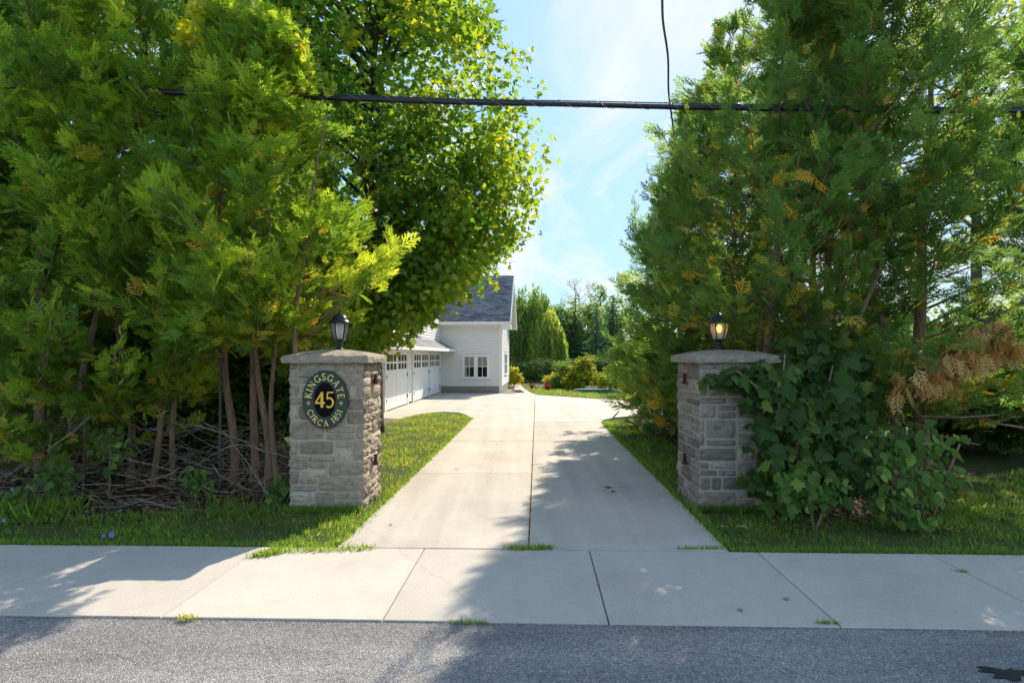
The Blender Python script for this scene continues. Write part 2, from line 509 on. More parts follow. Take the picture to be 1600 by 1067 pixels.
def m_bark(name, a, b, sc=1.0):
    m, N, L, out = nmat(name)
    co = objcoord(N)
    mp = N.new('ShaderNodeMapping'); mp.inputs['Scale'].default_value = (22 * sc, 22 * sc, 2.2 * sc); L.new(co, mp.inputs[0])
    n = noise(N, L, 1.6, 6, .7, mp.outputs[0])
    r = ramp(N, [(.3, a), (.68, b)]); L.new(n.outputs['Fac'], r.inputs[0])
    principled(N, L, out, r.outputs[0], .95, bump(N, L, n.outputs['Fac'], 1.0, .02), 0, .2)
    return m
M['cedar_bark'] = m_bark('cedar_bark', (.13, .078, .050), (.42, .275, .185))
M['maple_bark'] = m_bark('maple_bark', (.05, .045, .038), (.15, .13, .11))
M['twig'] = m_bark('dead_twig', (.16, .125, .10), (.40, .33, .27))

M['glass'], N, L, out = nmat('lantern_glass')
tr = N.new('ShaderNodeBsdfTransparent'); gl = N.new('ShaderNodeBsdfGlossy'); gl.inputs['Roughness'].default_value = .08
dt = N.new('ShaderNodeBsdfTranslucent'); dt.inputs['Color'].default_value = (.95, .95, .9, 1)
dd = N.new('ShaderNodeBsdfDiffuse'); dd.inputs['Color'].default_value = (.85, .85, .82, 1)
df = N.new('ShaderNodeMixShader'); df.inputs[0].default_value = .5; L.new(dt.outputs[0], df.inputs[1]); L.new(dd.outputs[0], df.inputs[2])
fr = N.new('ShaderNodeFresnel'); fr.inputs['IOR'].default_value = 1.5
a1 = N.new('ShaderNodeMixShader'); a1.inputs[0].default_value = .55
L.new(tr.outputs[0], a1.inputs[1]); L.new(df.outputs[0], a1.inputs[2])
a2 = N.new('ShaderNodeMixShader'); L.new(fr.outputs[0], a2.inputs[0]); L.new(a1.outputs[0], a2.inputs[1]); L.new(gl.outputs[0], a2.inputs[2])
L.new(a2.outputs[0], out.inputs['Surface'])

M['pane'], N, L, out = nmat('window_glass')
tr = N.new('ShaderNodeBsdfTransparent'); gl = N.new('ShaderNodeBsdfGlossy'); gl.inputs['Roughness'].default_value = .03
fr = N.new('ShaderNodeFresnel'); fr.inputs['IOR'].default_value = 1.5
a2 = N.new('ShaderNodeMixShader'); L.new(fr.outputs[0], a2.inputs[0]); L.new(tr.outputs[0], a2.inputs[1]); L.new(gl.outputs[0], a2.inputs[2])
L.new(a2.outputs[0], out.inputs['Surface'])

def emat(name, col, s):
    m, N, L, out = nmat(name)
    e = N.new('ShaderNodeEmission'); e.inputs['Color'].default_value = (*col, 1); e.inputs['Strength'].default_value = s
    L.new(e.outputs[0], out.inputs['Surface'])
    return m
M['bulb_lit'] = emat('lit_bulb', (1, .55, .08), 1.5)
M['bulb'] = simple('frosted_bulb', (.75, .74, .70), .3, .05, 20)

def m_shingle():
    m, N, L, out = nmat('slate_grey_shingles')
    co = objcoord(N)
    b = N.new('ShaderNodeTexBrick')
    mp = N.new('ShaderNodeMapping'); mp.inputs['Scale'].default_value = (1, 1, 1); L.new(co, mp.inputs[0])
    L.new(mp.outputs[0], b.inputs['Vector'])
    b.inputs['Color1'].default_value = (.13, .135, .148, 1); b.inputs['Color2'].default_value = (.28, .285, .30, 1)
    b.inputs['Mortar'].default_value = (.06, .065, .08, 1)
    b.inputs['Scale'].default_value = 1.0; b.inputs['Mortar Size'].default_value = .004
    b.inputs['Brick Width'].default_value = .28; b.inputs['Row Height'].default_value = .14
    n = noise(N, L, 30, 4, .7, co)
    r = ramp(N, [(.3, (.7, .7, .7)), (.7, (1.25, 1.25, 1.25))]); L.new(n.outputs['Fac'], r.inputs[0])
    c = mixc(N, L, 1, b.outputs['Color'], r.outputs[0], 'MULTIPLY')
    principled(N, L, out, c, .9, None, 0, .2)
    return m
M['shingle'] = m_shingle()

CED = [(0, (.030, .056, .013)), (.3, (.052, .092, .015)), (.55, (.092, .136, .018)), (.74, (.170, .205, .028)), (.86, (.24, .20, .035)), (1, (.28, .125, .025))]
CEDR = [(0, (.025, .049, .015)), (.3, (.044, .081, .020)), (.55, (.070, .113, .024)), (.76, (.125, .163, .030)), (.88, (.23, .18, .03)), (1, (.27, .12, .025))]
M['cedar'] = leafmat('cedar_foliage', CED, .54, gain=2.85)
M['cedar_right'] = leafmat('cedar_foliage_bluish', CEDR, .54, gain=2.65)
M['cedar_dead'] = leafmat('dead_cedar_foliage', [(0, (.40, .20, .06)), (1, (.66, .41, .16))], .35, gain=1.15)
M['maple'] = leafmat('maple_foliage', [(0, (.026, .068, .014)), (.4, (.050, .11, .018)), (.7, (.12, .17, .022)), (1, (.27, .25, .025))], .5, .42, .5, 1.0, gain=2.1)
M['maple_dark'] = leafmat('dark_maple_leaf', [(0, (.022, .048, .012)), (.5, (.040, .076, .017)), (1, (.095, .140, .026))], .35, .6, gain=1.8)
M['shrub_leaf'] = leafmat('shrub_leaf', [(0, (.034, .072, .015)), (.5, (.060, .115, .022)), (1, (.14, .20, .040))], .38, .55, gain=1.8)
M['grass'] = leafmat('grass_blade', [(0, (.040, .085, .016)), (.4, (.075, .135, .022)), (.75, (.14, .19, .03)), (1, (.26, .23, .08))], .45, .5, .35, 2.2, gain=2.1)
M['willow'] = leafmat('willow_leaf', [(0, (.035, .07, .02)), (.5, (.075, .12, .028)), (1, (.19, .20, .035))], .5, .5, .5, .8, gain=2.4)
M['spruce'] = leafmat('spruce_needles', [(0, (.018, .042, .026)), (.6, (.038, .07, .038)), (1, (.07, .10, .05))], .3, .6, gain=3.0)
M['wood_tree'] = leafmat('woodland_leaf', [(0, (.022, .052, .018)), (.5, (.05, .09, .022)), (1, (.16, .17, .035))], .5, .5, .4, .4, gain=2.7)
M['yellow_bush'] = leafmat('yellow_leaf', [(0, (.12, .17, .02)), (.5, (.26, .28, .03)), (1, (.42, .38, .05))], .45, gain=1.1)
M['litter'] = leafmat('leaf_litter', [(0, (.07, .045, .03)), (.5, (.16, .10, .06)), (1, (.32, .20, .11))], .1, .8, gain=1)

# ---------------------------------------------------------------- setting: ground, road, pavement, drive, lawns
mb = MB()
mb.add([(-700, -700, -.06), (700, -700, -.06), (700, 900, -.06), (-700, 900, -.06)], [(0, 1, 2, 3)])
tag(mb.build('ground', M['field']), kind='structure')

SL = -.03                                             # the road runs slightly askew to the picture
def yb(X): return 4.955 + SL * X                      # back edge of pavement
def yf(X): return 3.605 + SL * X                      # road edge

mb = MB()
xs = np.linspace(-40, 40, 161)
vs, fs = [], []
for i, x in enumerate(xs):
    e = .02 * math.sin(x * 5.1) * math.sin(x * 1.7 + 1) + .008 * math.sin(x * 23)
    vs += [(x, yf(x) + .0 + e * .0 - .004, -.012), (x, -7 + SL * x, -.012)]
for i in range(len(xs) - 1):
    fs.append((2 * i, 2 * i + 1, 2 * i + 3, 2 * i + 2))
mb.add(vs, fs)
road = tag(mb.build('road', M['asphalt']), kind='structure')

sidewalk = empty('sidewalk', kind='structure')
j0 = -.775
for k in range(-9, 9):
    x0, x1 = j0 + 1.452 * k + .004, j0 + 1.452 * (k + 1) - .004
    s = .0443                                          # joints run with the drive
    mb = MB()
    mb.prism([(x0 - s * 1.35, yf(x0)), (x1 - s * 1.35, yf(x1)), (x1, yb(x1) - .004), (x0, yb(x0) - .004)], -.12, rng.uniform(-.002, .002), .006)
    mb.build('slab', M['sidewalk'], sidewalk)

def jx(Y): return .146 + .0443 * (Y - 4.97)
def lx(Y): return -1.53 + .0448 * (Y - 5.05)
def rx(Y): return 1.89 + .0424 * (Y - 4.97)
def gx(Y): return -4.887 + .06 * Y                      # garage face
driveway = empty('driveway', kind='structure')
g = .005
rows = [yb(0) + .006, 8.17, 11.25, 14.5]
slabs = []
for a, b in zip(rows[:-1], rows[1:]):
    a2, b2 = a + g, b - g
    if a == rows[0]:
        slabs.append([(lx(a2) - .02, yb(-1.5) + .01), (jx(a2) - g, a2), (jx(b2) - g, b2), (lx(b2), b2)])
        slabs.append([(jx(a2) + g, a2), (rx(a2), yb(1.9) + .01), (rx(b2), b2), (jx(b2) + g, b2)])
    else:
        slabs.append([(lx(a2), a2), (jx(a2) - g, a2), (jx(b2) - g, b2), (lx(b2), b2)])
        slabs.append([(jx(a2) + g, a2), (rx(a2), a2), (rx(b2), b2), (jx(b2) + g, b2)])
mx = lambda Y: -1.75 + .0443 * (Y - 17.8)
slabs.append([(-4.03, 13.6), (-3.3, 13.6), (-3.19, 14.4), (-3.02, 15.4), (-2.77, 16.3), (-2.45, 16.95), (-2.1, 17.2), (-1.65, 17.0), (-1.35, 16.4), (-1.15, 15.6), (-1.09, 14.51), (jx(14.51) - g, 14.51), (jx(17.8) - g, 17.8 - g), (gx(17.8), 17.8 - g)])
slabs.append([(jx(14.51) + g, 14.51), (rx(14.5), 14.51), (2.42, 15.0), (2.75, 15.5), (3.3, 15.95), (4.5, 16.4), (9, 17.0), (9, 17.8 - g), (jx(17.8) + g, 17.8 - g)])
slabs.append([(gx(17.8), 17.8 + g), (mx(17.8) - g, 17.8 + g), (mx(21.2) - g, 21.2 - g), (gx(21.2), 21.2 - g)])
slabs.append([(mx(17.8) + g, 17.8 + g), (jx(17.8) - g, 17.8 + g), (jx(21.2) - g, 21.2 - g), (mx(21.2) + g, 21.2 - g)])
slabs.append([(jx(17.8) + g, 17.8 + g), (9, 17.8 + g), (9, 19.6), (6.5, 20.6), (4.5, 21.2 - g), (jx(21.2) + g, 21.2 - g)])
slabs.append([(gx(21.2), 21.2 + g), (mx(21.2) - g, 21.2 + g), (mx(25.7) - g, 25.72), (gx(25.7), 25.84)])
slabs.append([(mx(21.2) + g, 21.2 + g), (jx(21.2) - g, 21.2 + g), (jx(24.6) - g, 24.6), (-.45, 25.6), (mx(25.7) + g, 25.72)])
slabs.append([(jx(21.2) + g, 21.2 + g), (4.45, 21.2 + g), (3.2, 22.4), (2.0, 23.7), (1.12, 24.55), (jx(24.6) + g, 24.6)])
for P in slabs:
    mb = MB(); mb.prism(P, -.12, rng.uniform(-.0015, .0015), .005)
    mb.build('slab', M['drive'], driveway)
mb = MB()
mb.prism([(-.1, 25.4), (jx(24.6) - .05, 24.66), (1.1, 24.62), (.85, 26.5), (.68, 28.8), (.5, 33), (.0, 33), (.15, 28.5)], -.1, -.004, .005)
tag(mb.build('path', M['drive']), kind='structure')

def sheet(name, poly, z, mat, kind='structure'):
    mb = MB(); mb.prism(poly, z - .05, z)
    return tag(mb.build(name, mat), kind=kind)

LAWN_L = [(-1.66, 5.0), (-1.60, 5.15), (-1.49, 6.6), (-1.30, 10.5), (-1.13, 14.5), (-1.18, 15.6), (-1.38, 16.4), (-1.68, 16.95), (-2.1, 17.15), (-2.42, 16.9), (-2.74, 16.3), (-2.99, 15.4), (-3.16, 14.4), (-3.4, 12.0), (-3.4, 9.0), (-2.7, 8.4), (-2.5, 7.0)]
VERGE_L = [(-9.5, 5.27), (-1.56, 5.0), (-1.5, 5.9), (-1.6, 6.2), (-2.5, 6.2), (-3.4, 5.95), (-4.4, 5.8), (-5.5, 5.7), (-9.5, 5.9)]
VERGE_R = [(1.93, 4.92), (12, 4.62), (12, 7.0), (5.2, 6.3), (4.4, 5.75), (3.2, 5.75), (2.9, 6.25), (2.0, 6.25), (1.97, 5.6)]
UNDER_R = [(2.0, 6.25), (2.1, 7.1), (2.9, 7.2), (3.1, 8.2), (3.1, 14.6), (2.6, 15.3), (2.33, 14.5), (2.13, 10)]
LAWN_RR = [(4.6, 6.0), (12, 6.8), (12, 9.4), (6.0, 7.9), (4.9, 7.4)]
LAWN_B = [(.72, 28.6), (1.15, 24.7), (2.05, 23.78), (3.25, 22.48), (4.55, 21.28), (6.6, 20.7), (9.1, 19.7), (14, 19), (14, 24.5), (6.0, 26.6), (3.6, 27.6), (1.8, 30.2), (.75, 30.5)]
sheet('lawn', LAWN_L, -.022, M['turf'])
sheet('verge', VERGE_L, -.018, M['turf'])
sheet('verge', VERGE_R, -.018, M['turf'])
sheet('lawn', UNDER_R, -.024, M['turf'])
sheet('lawn', LAWN_RR, -.020, M['turf'])
sheet('lawn', LAWN_B, -.022, M['turf'])
sheet('soil_bed', [(-16, 6.0), (-5.5, 5.72), (-4.4, 5.82), (-3.4, 5.97), (-2.55, 6.22), (-2.45, 8.2), (-3.5, 9.0), (-5, 11.4), (-16, 11.8)], -.030, M['soil'])
sheet('soil_bed', [(2.1, 6.6), (3.1, 5.7), (4.4, 5.7), (5.4, 6.35), (7, 8.4), (7, 15), (3.1, 15.2), (3.05, 8.0)], -.034, M['soil'])
sheet('gravel_bed', [(-4.1, 12.2), (-3.25, 12.2), (-3.17, 14.2), (-3.05, 15.2), (-3.5, 15.4), (-3.85, 14.2)], .004, M['gravel'])
sheet('gravel_bed', [(-.42, 25.5), (-.05, 25.3), (.15, 25.6), (.2, 28.4), (-.1, 29), (-.28, 29)], .01, M['gravel'])

# tar stain on the road
mb = MB()
cx, cy = G(1575, 1052, -.012)
P = []
for k in range(28):
    a = 2 * PI * k / 28
    r = .09 * (1 + .35 * math.sin(3 * a + 1) + .22 * math.sin(7 * a) + .12 * math.sin(11 * a + 2))
    P.append((cx + 1.5 * r * math.cos(a), cy + .62 * r * math.sin(a)))
mb.add([(p[0], p[1], -.0085) for p in P], [tuple(range(28))])
tag(mb.build('tar_stain', M['tar']), kind='structure')

# ---------------------------------------------------------------- gate pillars
def unit_stone(seed, rough):
    r = np.random.default_rng(seed)
    nx, ny = 5, 4
    vs, fs = [], []
    for j in range(ny + 1):
        for i in range(nx + 1):
            u, v = i / nx, j / ny
            edge = (i in (0, nx)) + (j in (0, ny))
            d = 1.0 + r.uniform(-1, 1) * rough
            if edge == 1: d = .55 + r.uniform(-.2, .2)
            if edge == 2: d = .30 + r.uniform(-.1, .1)
            if i == 0: u += r.uniform(0, .025)
            elif i == nx: u -= r.uniform(0, .025)
            else: u = min(max(u, .08), .92) + r.uniform(-.04, .04)
            if j == 0: v += r.uniform(0, .05)
            elif j == ny: v -= r.uniform(0, .05)
            if edge == 2:
                u = .5 + (u - .5) * .965; v = .5 + (v - .5) * .93
            vs.append((u, -d, v))
    idx = lambda i, j: j * (nx + 1) + i
    for j in range(ny):
        for i in range(nx):
            fs.append((idx(i, j), idx(i + 1, j), idx(i + 1, j + 1), idx(i, j + 1)))
    ring = [idx(i, 0) for i in range(nx + 1)] + [idx(nx, j) for j in range(1, ny + 1)] + [idx(i, ny) for i in range(nx - 1, -1, -1)] + [idx(0, j) for j in range(ny - 1, 0, -1)]
    n0 = len(vs)
    vs += [(vs[k][0], 0.6, vs[k][2]) for k in ring]
    for a in range(len(ring)):
        b = (a + 1) % len(ring)
        fs.append((ring[b], ring[a], n0 + a, n0 + b))
    return vs, fs

def stone_set(mat, rough, seed0):
    out = []
    for s in range(7):
        vs, fs = unit_stone(seed0 + s, rough)
        mb = MB(); mb.add(vs, fs)
        out.append(mb.mesh('stone', mat, False))
    return out
ST_FLAT = stone_set(M['stone'], .25, 10)
ST_ROCK = stone_set(M['stone'], .55, 30)
ST_GREY = stone_set(M['stone_grey'], .40, 50)

def random_face(w, h, seed):
    r = random.Random(seed)
    z, out = .0, []
    while z < h - .05:
        rh = r.uniform(.085, .19)
        if h - (z + rh) < .09: rh = h - z
        x = 0
        while x < w - .02:
            rw = r.uniform(.13, .36) * (1.15 if rh > .13 else 1)
            if w - (x + rw) < .12: rw = w - x
            if rh > .15 and rw > .2 and r.random() < .4:
                k = r.uniform(.4, .6)
                out += [(x, x + rw, z, z + rh * k), (x, x + rw, z + rh * k, z + rh)]
            else:
                out.append((x, x + rw, z, z + rh))
            x += rw
        z += rh
    return [(a + .008, b - .008, c + .008, d - .008) for a, b, c, d in out]

PW, PH = .818, 1.62
def pillar(x0, y0, label, front, flat, rock, side_seed, depth_front, depth_side, inner):
    root = empty('stone_gate_pillar', (x0 + PW / 2, y0 + PW / 2, 0), label=label, cat='pillar', group='stone gate pillars')
    h = PW / 2
    mb = MB(); mb.box(-h + .010, h - .010, -h + .010, h - .010, -.2, PH)
    mb.build('mortar_core', M['mortar'], root)
    def face(stones, meshes, rot, depth):
        Rm = Matrix.Rotation(rot, 4, 'Z')
        for (a, b, c, d) in stones:
            o = link('stone', random.choice(meshes), root)
            o.matrix_local = Rm @ Matrix.Translation((a - h, -h + .014, c)) @ Matrix.Diagonal((b - a, depth * random.uniform(.85, 1.25), d - c, 1))
    face(front, flat, 0, depth_front)
    face(random_face(PW, PH, side_seed), rock, PI / 2, depth_side)
    face(random_face(PW, PH, side_seed + 5), rock, -PI / 2, depth_side)
    face(random_face(PW, PH, side_seed + 9), rock, PI, depth_side)
    # crowned cap slab with a chipped rock-faced rim
    n = 14
    vs, fs = [], []
    r = np.random.default_rng(side_seed)
    ov = .062
    for lvl, (z, gsc) in enumerate([(PH + .004, -.004), (PH + .012, .0), (PH + .045, .004), (PH + .078, -.002), (PH + .088, -.02)]):
        for k in range(4 * n):
            s_, t = divmod(k, n)
            t = t / n * 2 - 1
            e = h + ov + gsc + r.uniform(-.006, .006) * (0 if lvl == 0 else 1)
            p = [(t * e, -e), (e, t * e), (-t * e, e), (-e, -t * e)][s_]
            vs.append((p[0], p[1], z + r.uniform(-.004, .004)))
    m = 4 * n
    for lvl in range(4):
        for k in range(m):
            k2 = (k + 1) % m
            fs.append((lvl * m + k, lvl * m + k2, (lvl + 1) * m + k2, (lvl + 1) * m + k))
    fs.append(tuple(range(m - 1, -1, -1)))
    base = len(vs)
    for q, (sc_, z) in enumerate([(.66, PH + .125), (.3, PH + .15)]):
        for k in range(m):
            v = vs[4 * m + k]
            vs.append((v[0] * sc_, v[1] * sc_, z + r.uniform(-.002, .002)))
    for q in range(2):
        o1 = 4 * m if q == 0 else base
        o2 = base + q * m
        for k in range(m):
            k2 = (k + 1) % m
            fs.append((o1 + k, o1 + k2, o2 + k2, o2 + k))
    fs.append(tuple(range(base + m, base + 2 * m)))
    mb = MB(); mb.add(vs, fs)
    mb.build('cap', M['cap'], root)
    # rusty gate pintles on the drive side
    sx_ = 1 if inner > 0 else -1
    for z in (1.44, .50):
        mb = MB()
        yy = .02
        xx = sx_ * (h + .015)
        mb.box(min(xx, xx + sx_ * .035), max(xx, xx + sx_ * .035), yy - .03, yy + .0, z - .045, z + .05)
        mb.box(min(xx, xx + sx_ * .05), max(xx, xx + sx_ * .05), yy - .075, yy + .004, z - .07, z - .046)
        mb.tube([(xx + sx_ * .04, yy - .06, z - .07), (xx + sx_ * .04, yy - .06, z - .02)], .012, 8)
        mb.build('hinge_pintle', M['rust'], root)
    return root

def conv(stones, x0, x1, y0, y1, gap=.002):
    out = []
    for a, b, c, d in stones:
        u0, u1 = (a - x0) / (x1 - x0) * PW, (b - x0) / (x1 - x0) * PW
        z0, z1 = PH * (1 - (d - y0) / (y1 - y0)), PH * (1 - (c - y0) / (y1 - y0))
        out.append((max(u0, .001) + gap, min(u1, PW - .001) - gap, max(z0, .0) + gap * .6, min(z1, PH - .006) - gap * .6))
    return out
FL = [(38, 90, 70, 108), (95, 212, 72, 140), (217, 380, 70, 128), (385, 472, 72, 140), (478, 527, 70, 140), (40, 90, 113, 163), (95, 212, 145, 165),
      (40, 170, 168, 198), (45, 104, 203, 281), (109, 172, 203, 281), (217, 395, 133, 200), (400, 527, 146, 215), (177, 425, 205, 290), (430, 475, 220, 290), (480, 527, 220, 290),
      (40, 168, 286, 335), (40, 95, 340, 433), (100, 170, 340, 433), (175, 420, 296, 372), (425, 527, 296, 372), (175, 410, 378, 433), (415, 527, 378, 462),
      (45, 265, 440, 560), (280, 470, 470, 520), (280, 470, 525, 560), (476, 527, 468, 558), (272, 410, 438, 465), (45, 98, 567, 657), (104, 330, 569, 656), (338, 455, 566, 610), (345, 455, 615, 694), (460, 527, 563, 694),
      (45, 160, 662, 755), (165, 340, 663, 700), (165, 290, 705, 742), (296, 524, 702, 792), (45, 100, 760, 843), (105, 290, 747, 800), (105, 222, 805, 843), (228, 524, 798, 892),
      (45, 222, 849, 890), (45, 205, 897, 960), (210, 335, 897, 1012), (340, 524, 898, 942), (45, 205, 965, 1012), (340, 524, 947, 1012)]
FRT = [(203, 365, 172, 243), (203, 255, 250, 333), (262, 372, 250, 333), (203, 372, 127, 166), (378, 668, 127, 166), (372, 668, 172, 243), (203, 380, 340, 380), (203, 312, 388, 470), (320, 440, 388, 424), (320, 440, 430, 470),
       (203, 240, 478, 553), (246, 440, 478, 597), (203, 240, 560, 640), (246, 440, 604, 642), (205, 440, 652, 736), (205, 265, 743, 783), (272, 440, 743, 783), (208, 320, 790, 828), (326, 440, 790, 828),
       (208, 275, 836, 917), (281, 345, 836, 917), (351, 590, 836, 917), (203, 443, 925, 1036), (450, 515, 925, 966), (521, 668, 925, 966), (450, 562, 972, 1036), (569, 668, 972, 1036),
       (380, 668, 250, 333), (386, 560, 340, 380), (566, 668, 340, 380), (447, 668, 388, 470), (447, 600, 478, 553), (606, 668, 478, 553), (447, 668, 560, 642), (447, 560, 652, 736), (566, 668, 652, 736), (447, 668, 743, 828), (596, 668, 836, 917)]
PL = pillar(-2.452, 6.20, 'square limestone gate pillar carrying the oval house sign', conv(FL, 40, 527, 68, 1012, .003), ST_FLAT, ST_ROCK, 3, .019, .026, 1)
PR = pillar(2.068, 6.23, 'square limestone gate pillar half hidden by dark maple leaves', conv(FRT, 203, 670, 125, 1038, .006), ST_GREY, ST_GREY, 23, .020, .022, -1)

# ---------------------------------------------------------------- oval house sign
SGX, SGZ = -2.452 + (509.7 - 452) / 116 * PW, EYE - (624.5 - HZ) / FPX * 6.17
sign = empty('oval_house_sign', (SGX, 6.172, SGZ), label='oval dark green house sign with gold lettering and black centre on the pillar', cat='sign')
def ellipse_prism(a, b, y0, y1, mat, name, parent, bev=.006, n=64):
    vs, fs = [], []
    for (e, y) in ((0, y1), (0, y0 + bev), (bev, y0)):
        for k in range(n):
            t = 2 * PI * k / n
            vs.append(((a - e) * math.cos(t), y, (b - e) * math.sin(t)))
    for l in range(2):
        for k in range(n):
            k2 = (k + 1) % n
            fs.append((l * n + k, l * n + k2, (l + 1) * n + k2, (l + 1) * n + k))
    fs.append(tuple(range(2 * n, 3 * n)))
    fs.append(tuple(range(n - 1, -1, -1)))
    mb = MB(); mb.add(vs, fs)
    return mb.build(name, mat, parent)
SA, SB = .248, .318
ellipse_prism(SA, SB, -.020, .03, M['sign_green'], 'board', sign)
ellipse_prism(.118, .190, -.026, -.019, M['sign_black'], 'centre_panel', sign, .003)

def arc(cx, cy, rx_, ry_, a0, a1, n=10):
    return [(cx + rx_ * math.cos(math.radians(a0 + (a1 - a0) * i / n)), cy + ry_ * math.sin(math.radians(a0 + (a1 - a0) * i / n))) for i in range(n + 1)]
TK, TN, SF = .15, .075, .05
def ser(x, y, w=.13): return ([(x - w, y), (x + w, y)], SF)
GL = {
 'K': (.80, [([(.17, 0), (.17, 1)], TK), ([(.2, .42), (.66, .97)], TN), ([(.34, .56), (.74, .03)], TK), ser(.17, .02), ser(.17, .98), ser(.66, .98, .1), ser(.76, .02, .1)]),
 'I': (.38, [([(.19, 0), (.19, 1)], TK), ser(.19, .02), ser(.19, .98)]),
 'N': (.90, [([(.16, 0), (.16, 1)], TN), ([(.16, .98), (.76, .02)], TK), ([(.76, 0), (.76, 1)], TN), ser(.16, .02, .1), ser(.12, .98, .08), ser(.76, .98, .1)]),
 'G': (.92, [(arc(.47, .5, .38, .46, 42, 310, 16), .12), ([(.78, .05), (.78, .42)], TK), ([(.60, .42), (.90, .42)], SF), ([(.76, .98), (.77, .74)], SF)]),
 'S': (.62, [(arc(.31, .74, .19, .22, 30, 270, 10) + arc(.31, .25, .22, .24, 90, -150, 10), .12), ([(.50, .98), (.51, .78)], SF), ([(.09, .03), (.09, .25)], SF)]),
 'A': (.86, [([(.12, .02), (.42, 1)], TN), ([(.42, 1), (.74, .02)], TK), ([(.24, .36), (.62, .36)], TN), ser(.12, .02, .1), ser(.74, .02, .12)]),
 'T': (.76, [([(.38, 0), (.38, 1)], TK), ([(.03, .97), (.73, .97)], TN), ser(.38, .02), ([(.05, .99), (.05, .80)], SF), ([(.71, .99), (.71, .80)], SF)]),
 'E': (.68, [([(.17, 0), (.17, 1)], TK), ([(.08, .97), (.60, .97)], TN), ([(.17, .52), (.48, .52)], TN), ([(.08, .03), (.62, .03)], TN), ([(.60, .99), (.60, .80)], SF), ([(.48, .62), (.48, .42)], SF), ([(.63, .01), (.63, .22)], SF)]),
 'C': (.82, [(arc(.46, .5, .38, .46, 45, 315, 16), .12), ([(.73, .96), (.74, .72)], SF), ([(.72, .10), (.76, .22)], SF)]),
 'R': (.80, [([(.17, 0), (.17, 1)], TK), ([(.17, .96)] + arc(.38, .73, .22, .23, 90, -90, 8) + [(.17, .50)], .10), ([(.40, .50), (.74, .03)], TK), ser(.17, .02), ser(.12, .98, .1), ser(.76, .02, .1)]),
 '1': (.46, [([(.24, 0), (.24, 1)], TK), ([(.08, .84), (.24, .98)], TN), ser(.24, .02)]),
 '8': (.60, [(arc(.30, .75, .18, .22, 0, 360, 14), .10), (arc(.30, .27, .22, .25, 0, 360, 14), .12)]),
 '5': (.58, [([(.14, .97), (.52, .97)], .09), ([(.15, .97), (.12, .55)], .08), ([(.12, .55)] + arc(.25, .32, .26, .30, 95, -130, 12), .12)]),
 '4': (.66, [([(.46, 0), (.46, 1)], .17), ([(.46, .98), (.04, .30)], .10), ([(.02, .29), (.66, .29)], .12)]),
}
def glyph(ch, h):
    w, strokes = GL[ch]
    mb = MB()
    for q, (pts, wd) in enumerate(strokes):
        P = [Vector((p[0], p[1])) for p in pts]
        L_, R_ = [], []
        for i in range(len(P)):
            d = P[min(i + 1, len(P) - 1)] - P[max(i - 1, 0)]
            d = d.normalized() if d.length > 1e-6 else Vector((1, 0))
            nn = Vector((-d.y, d.x)) * wd / 2
            L_.append(P[i] + nn); R_.append(P[i] - nn)
        yo = -.003 - .00025 * q
        n = len(P)
        vs = [((p.x - w / 2) * h, yo, (p.y - .5) * h) for p in L_] + [((p.x - w / 2) * h, yo, (p.y - .5) * h) for p in R_]
        vs += [(v[0], .0, v[2]) for v in vs]
        fs = []
        for i in range(n - 1):
            fs.append((i, n + i, n + i + 1, i + 1))
            fs.append((i + 1, 2 * n + i + 1, 2 * n + i, i))
            fs.append((n + i, 3 * n + i, 3 * n + i + 1, n + i + 1))
        fs.append((0, 2 * n, 3 * n, n)); fs.append((n - 1, 2 * n - 1, 4 * n - 1, 3 * n - 1))
        mb.add(vs, fs)
    return mb
def ring_text(text, a, b, a0, a1, h, mat, flip):
    # spread letters by their widths along the ellipse between angles a0 and a1
    ws = [(.40 if c == ' ' else GL[c][0]) for c in text]
    ts = np.linspace(math.radians(a0), math.radians(a1), 400)
    px, pz = a * np.cos(ts), b * np.sin(ts)
    s = np.concatenate([[0], np.cumsum(np.hypot(np.diff(px), np.diff(pz)))])
    tot = sum(ws); cur = 0
    for c, w in zip(text, ws):
        mid = (cur + w / 2) / tot * s[-1]; cur += w
        if c == ' ': continue
        t = np.interp(mid, s, ts)
        nx_, nz_ = math.cos(t) / a, math.sin(t) / b
        ang = math.atan2(nz_, nx_) - PI / 2
        if flip: ang += PI
        o = glyph(c, h).build('letter', mat, sign)
        o.location = (a * math.cos(t), -.0205, b * math.sin(t))
        o.rotation_euler = (0, -ang, 0)
ring_text('KINGSGATE', .182, .254, 178, 2, .074, M['gold_pale'], False)
ring_text('CIRCA 1851', .185, .257, 204, 336, .066, M['gold_pale'], True)
for ch, xx in (('4', -.050), ('5', .056)):
    o = glyph(ch, .168).build('digit', M['gold'], sign)
    o.location = (xx, -.0265, .002)
for sx_ in (-1, 1):
    mb = MB()
    for (ox, oz) in ((0, .012), (0, -.012), (.012, 0), (-.012, 0)):
        mb.add([(ox + .0125, -.0035, oz), (ox, -.0035, oz + .0125), (ox - .0125, -.0035, oz), (ox, -.0035, oz - .0125), (ox + .0125, 0, oz), (ox, 0, oz + .0125), (ox - .0125, 0, oz), (ox, 0, oz - .0125)],
               [(3, 2, 1, 0), (0, 1, 5, 4), (1, 2, 6, 5), (2, 3, 7, 6), (3, 0, 4, 7)])
    mb.build('diamond', M['gold_dark'], sign, loc=(sx_ * .178, -.0205, -.035))

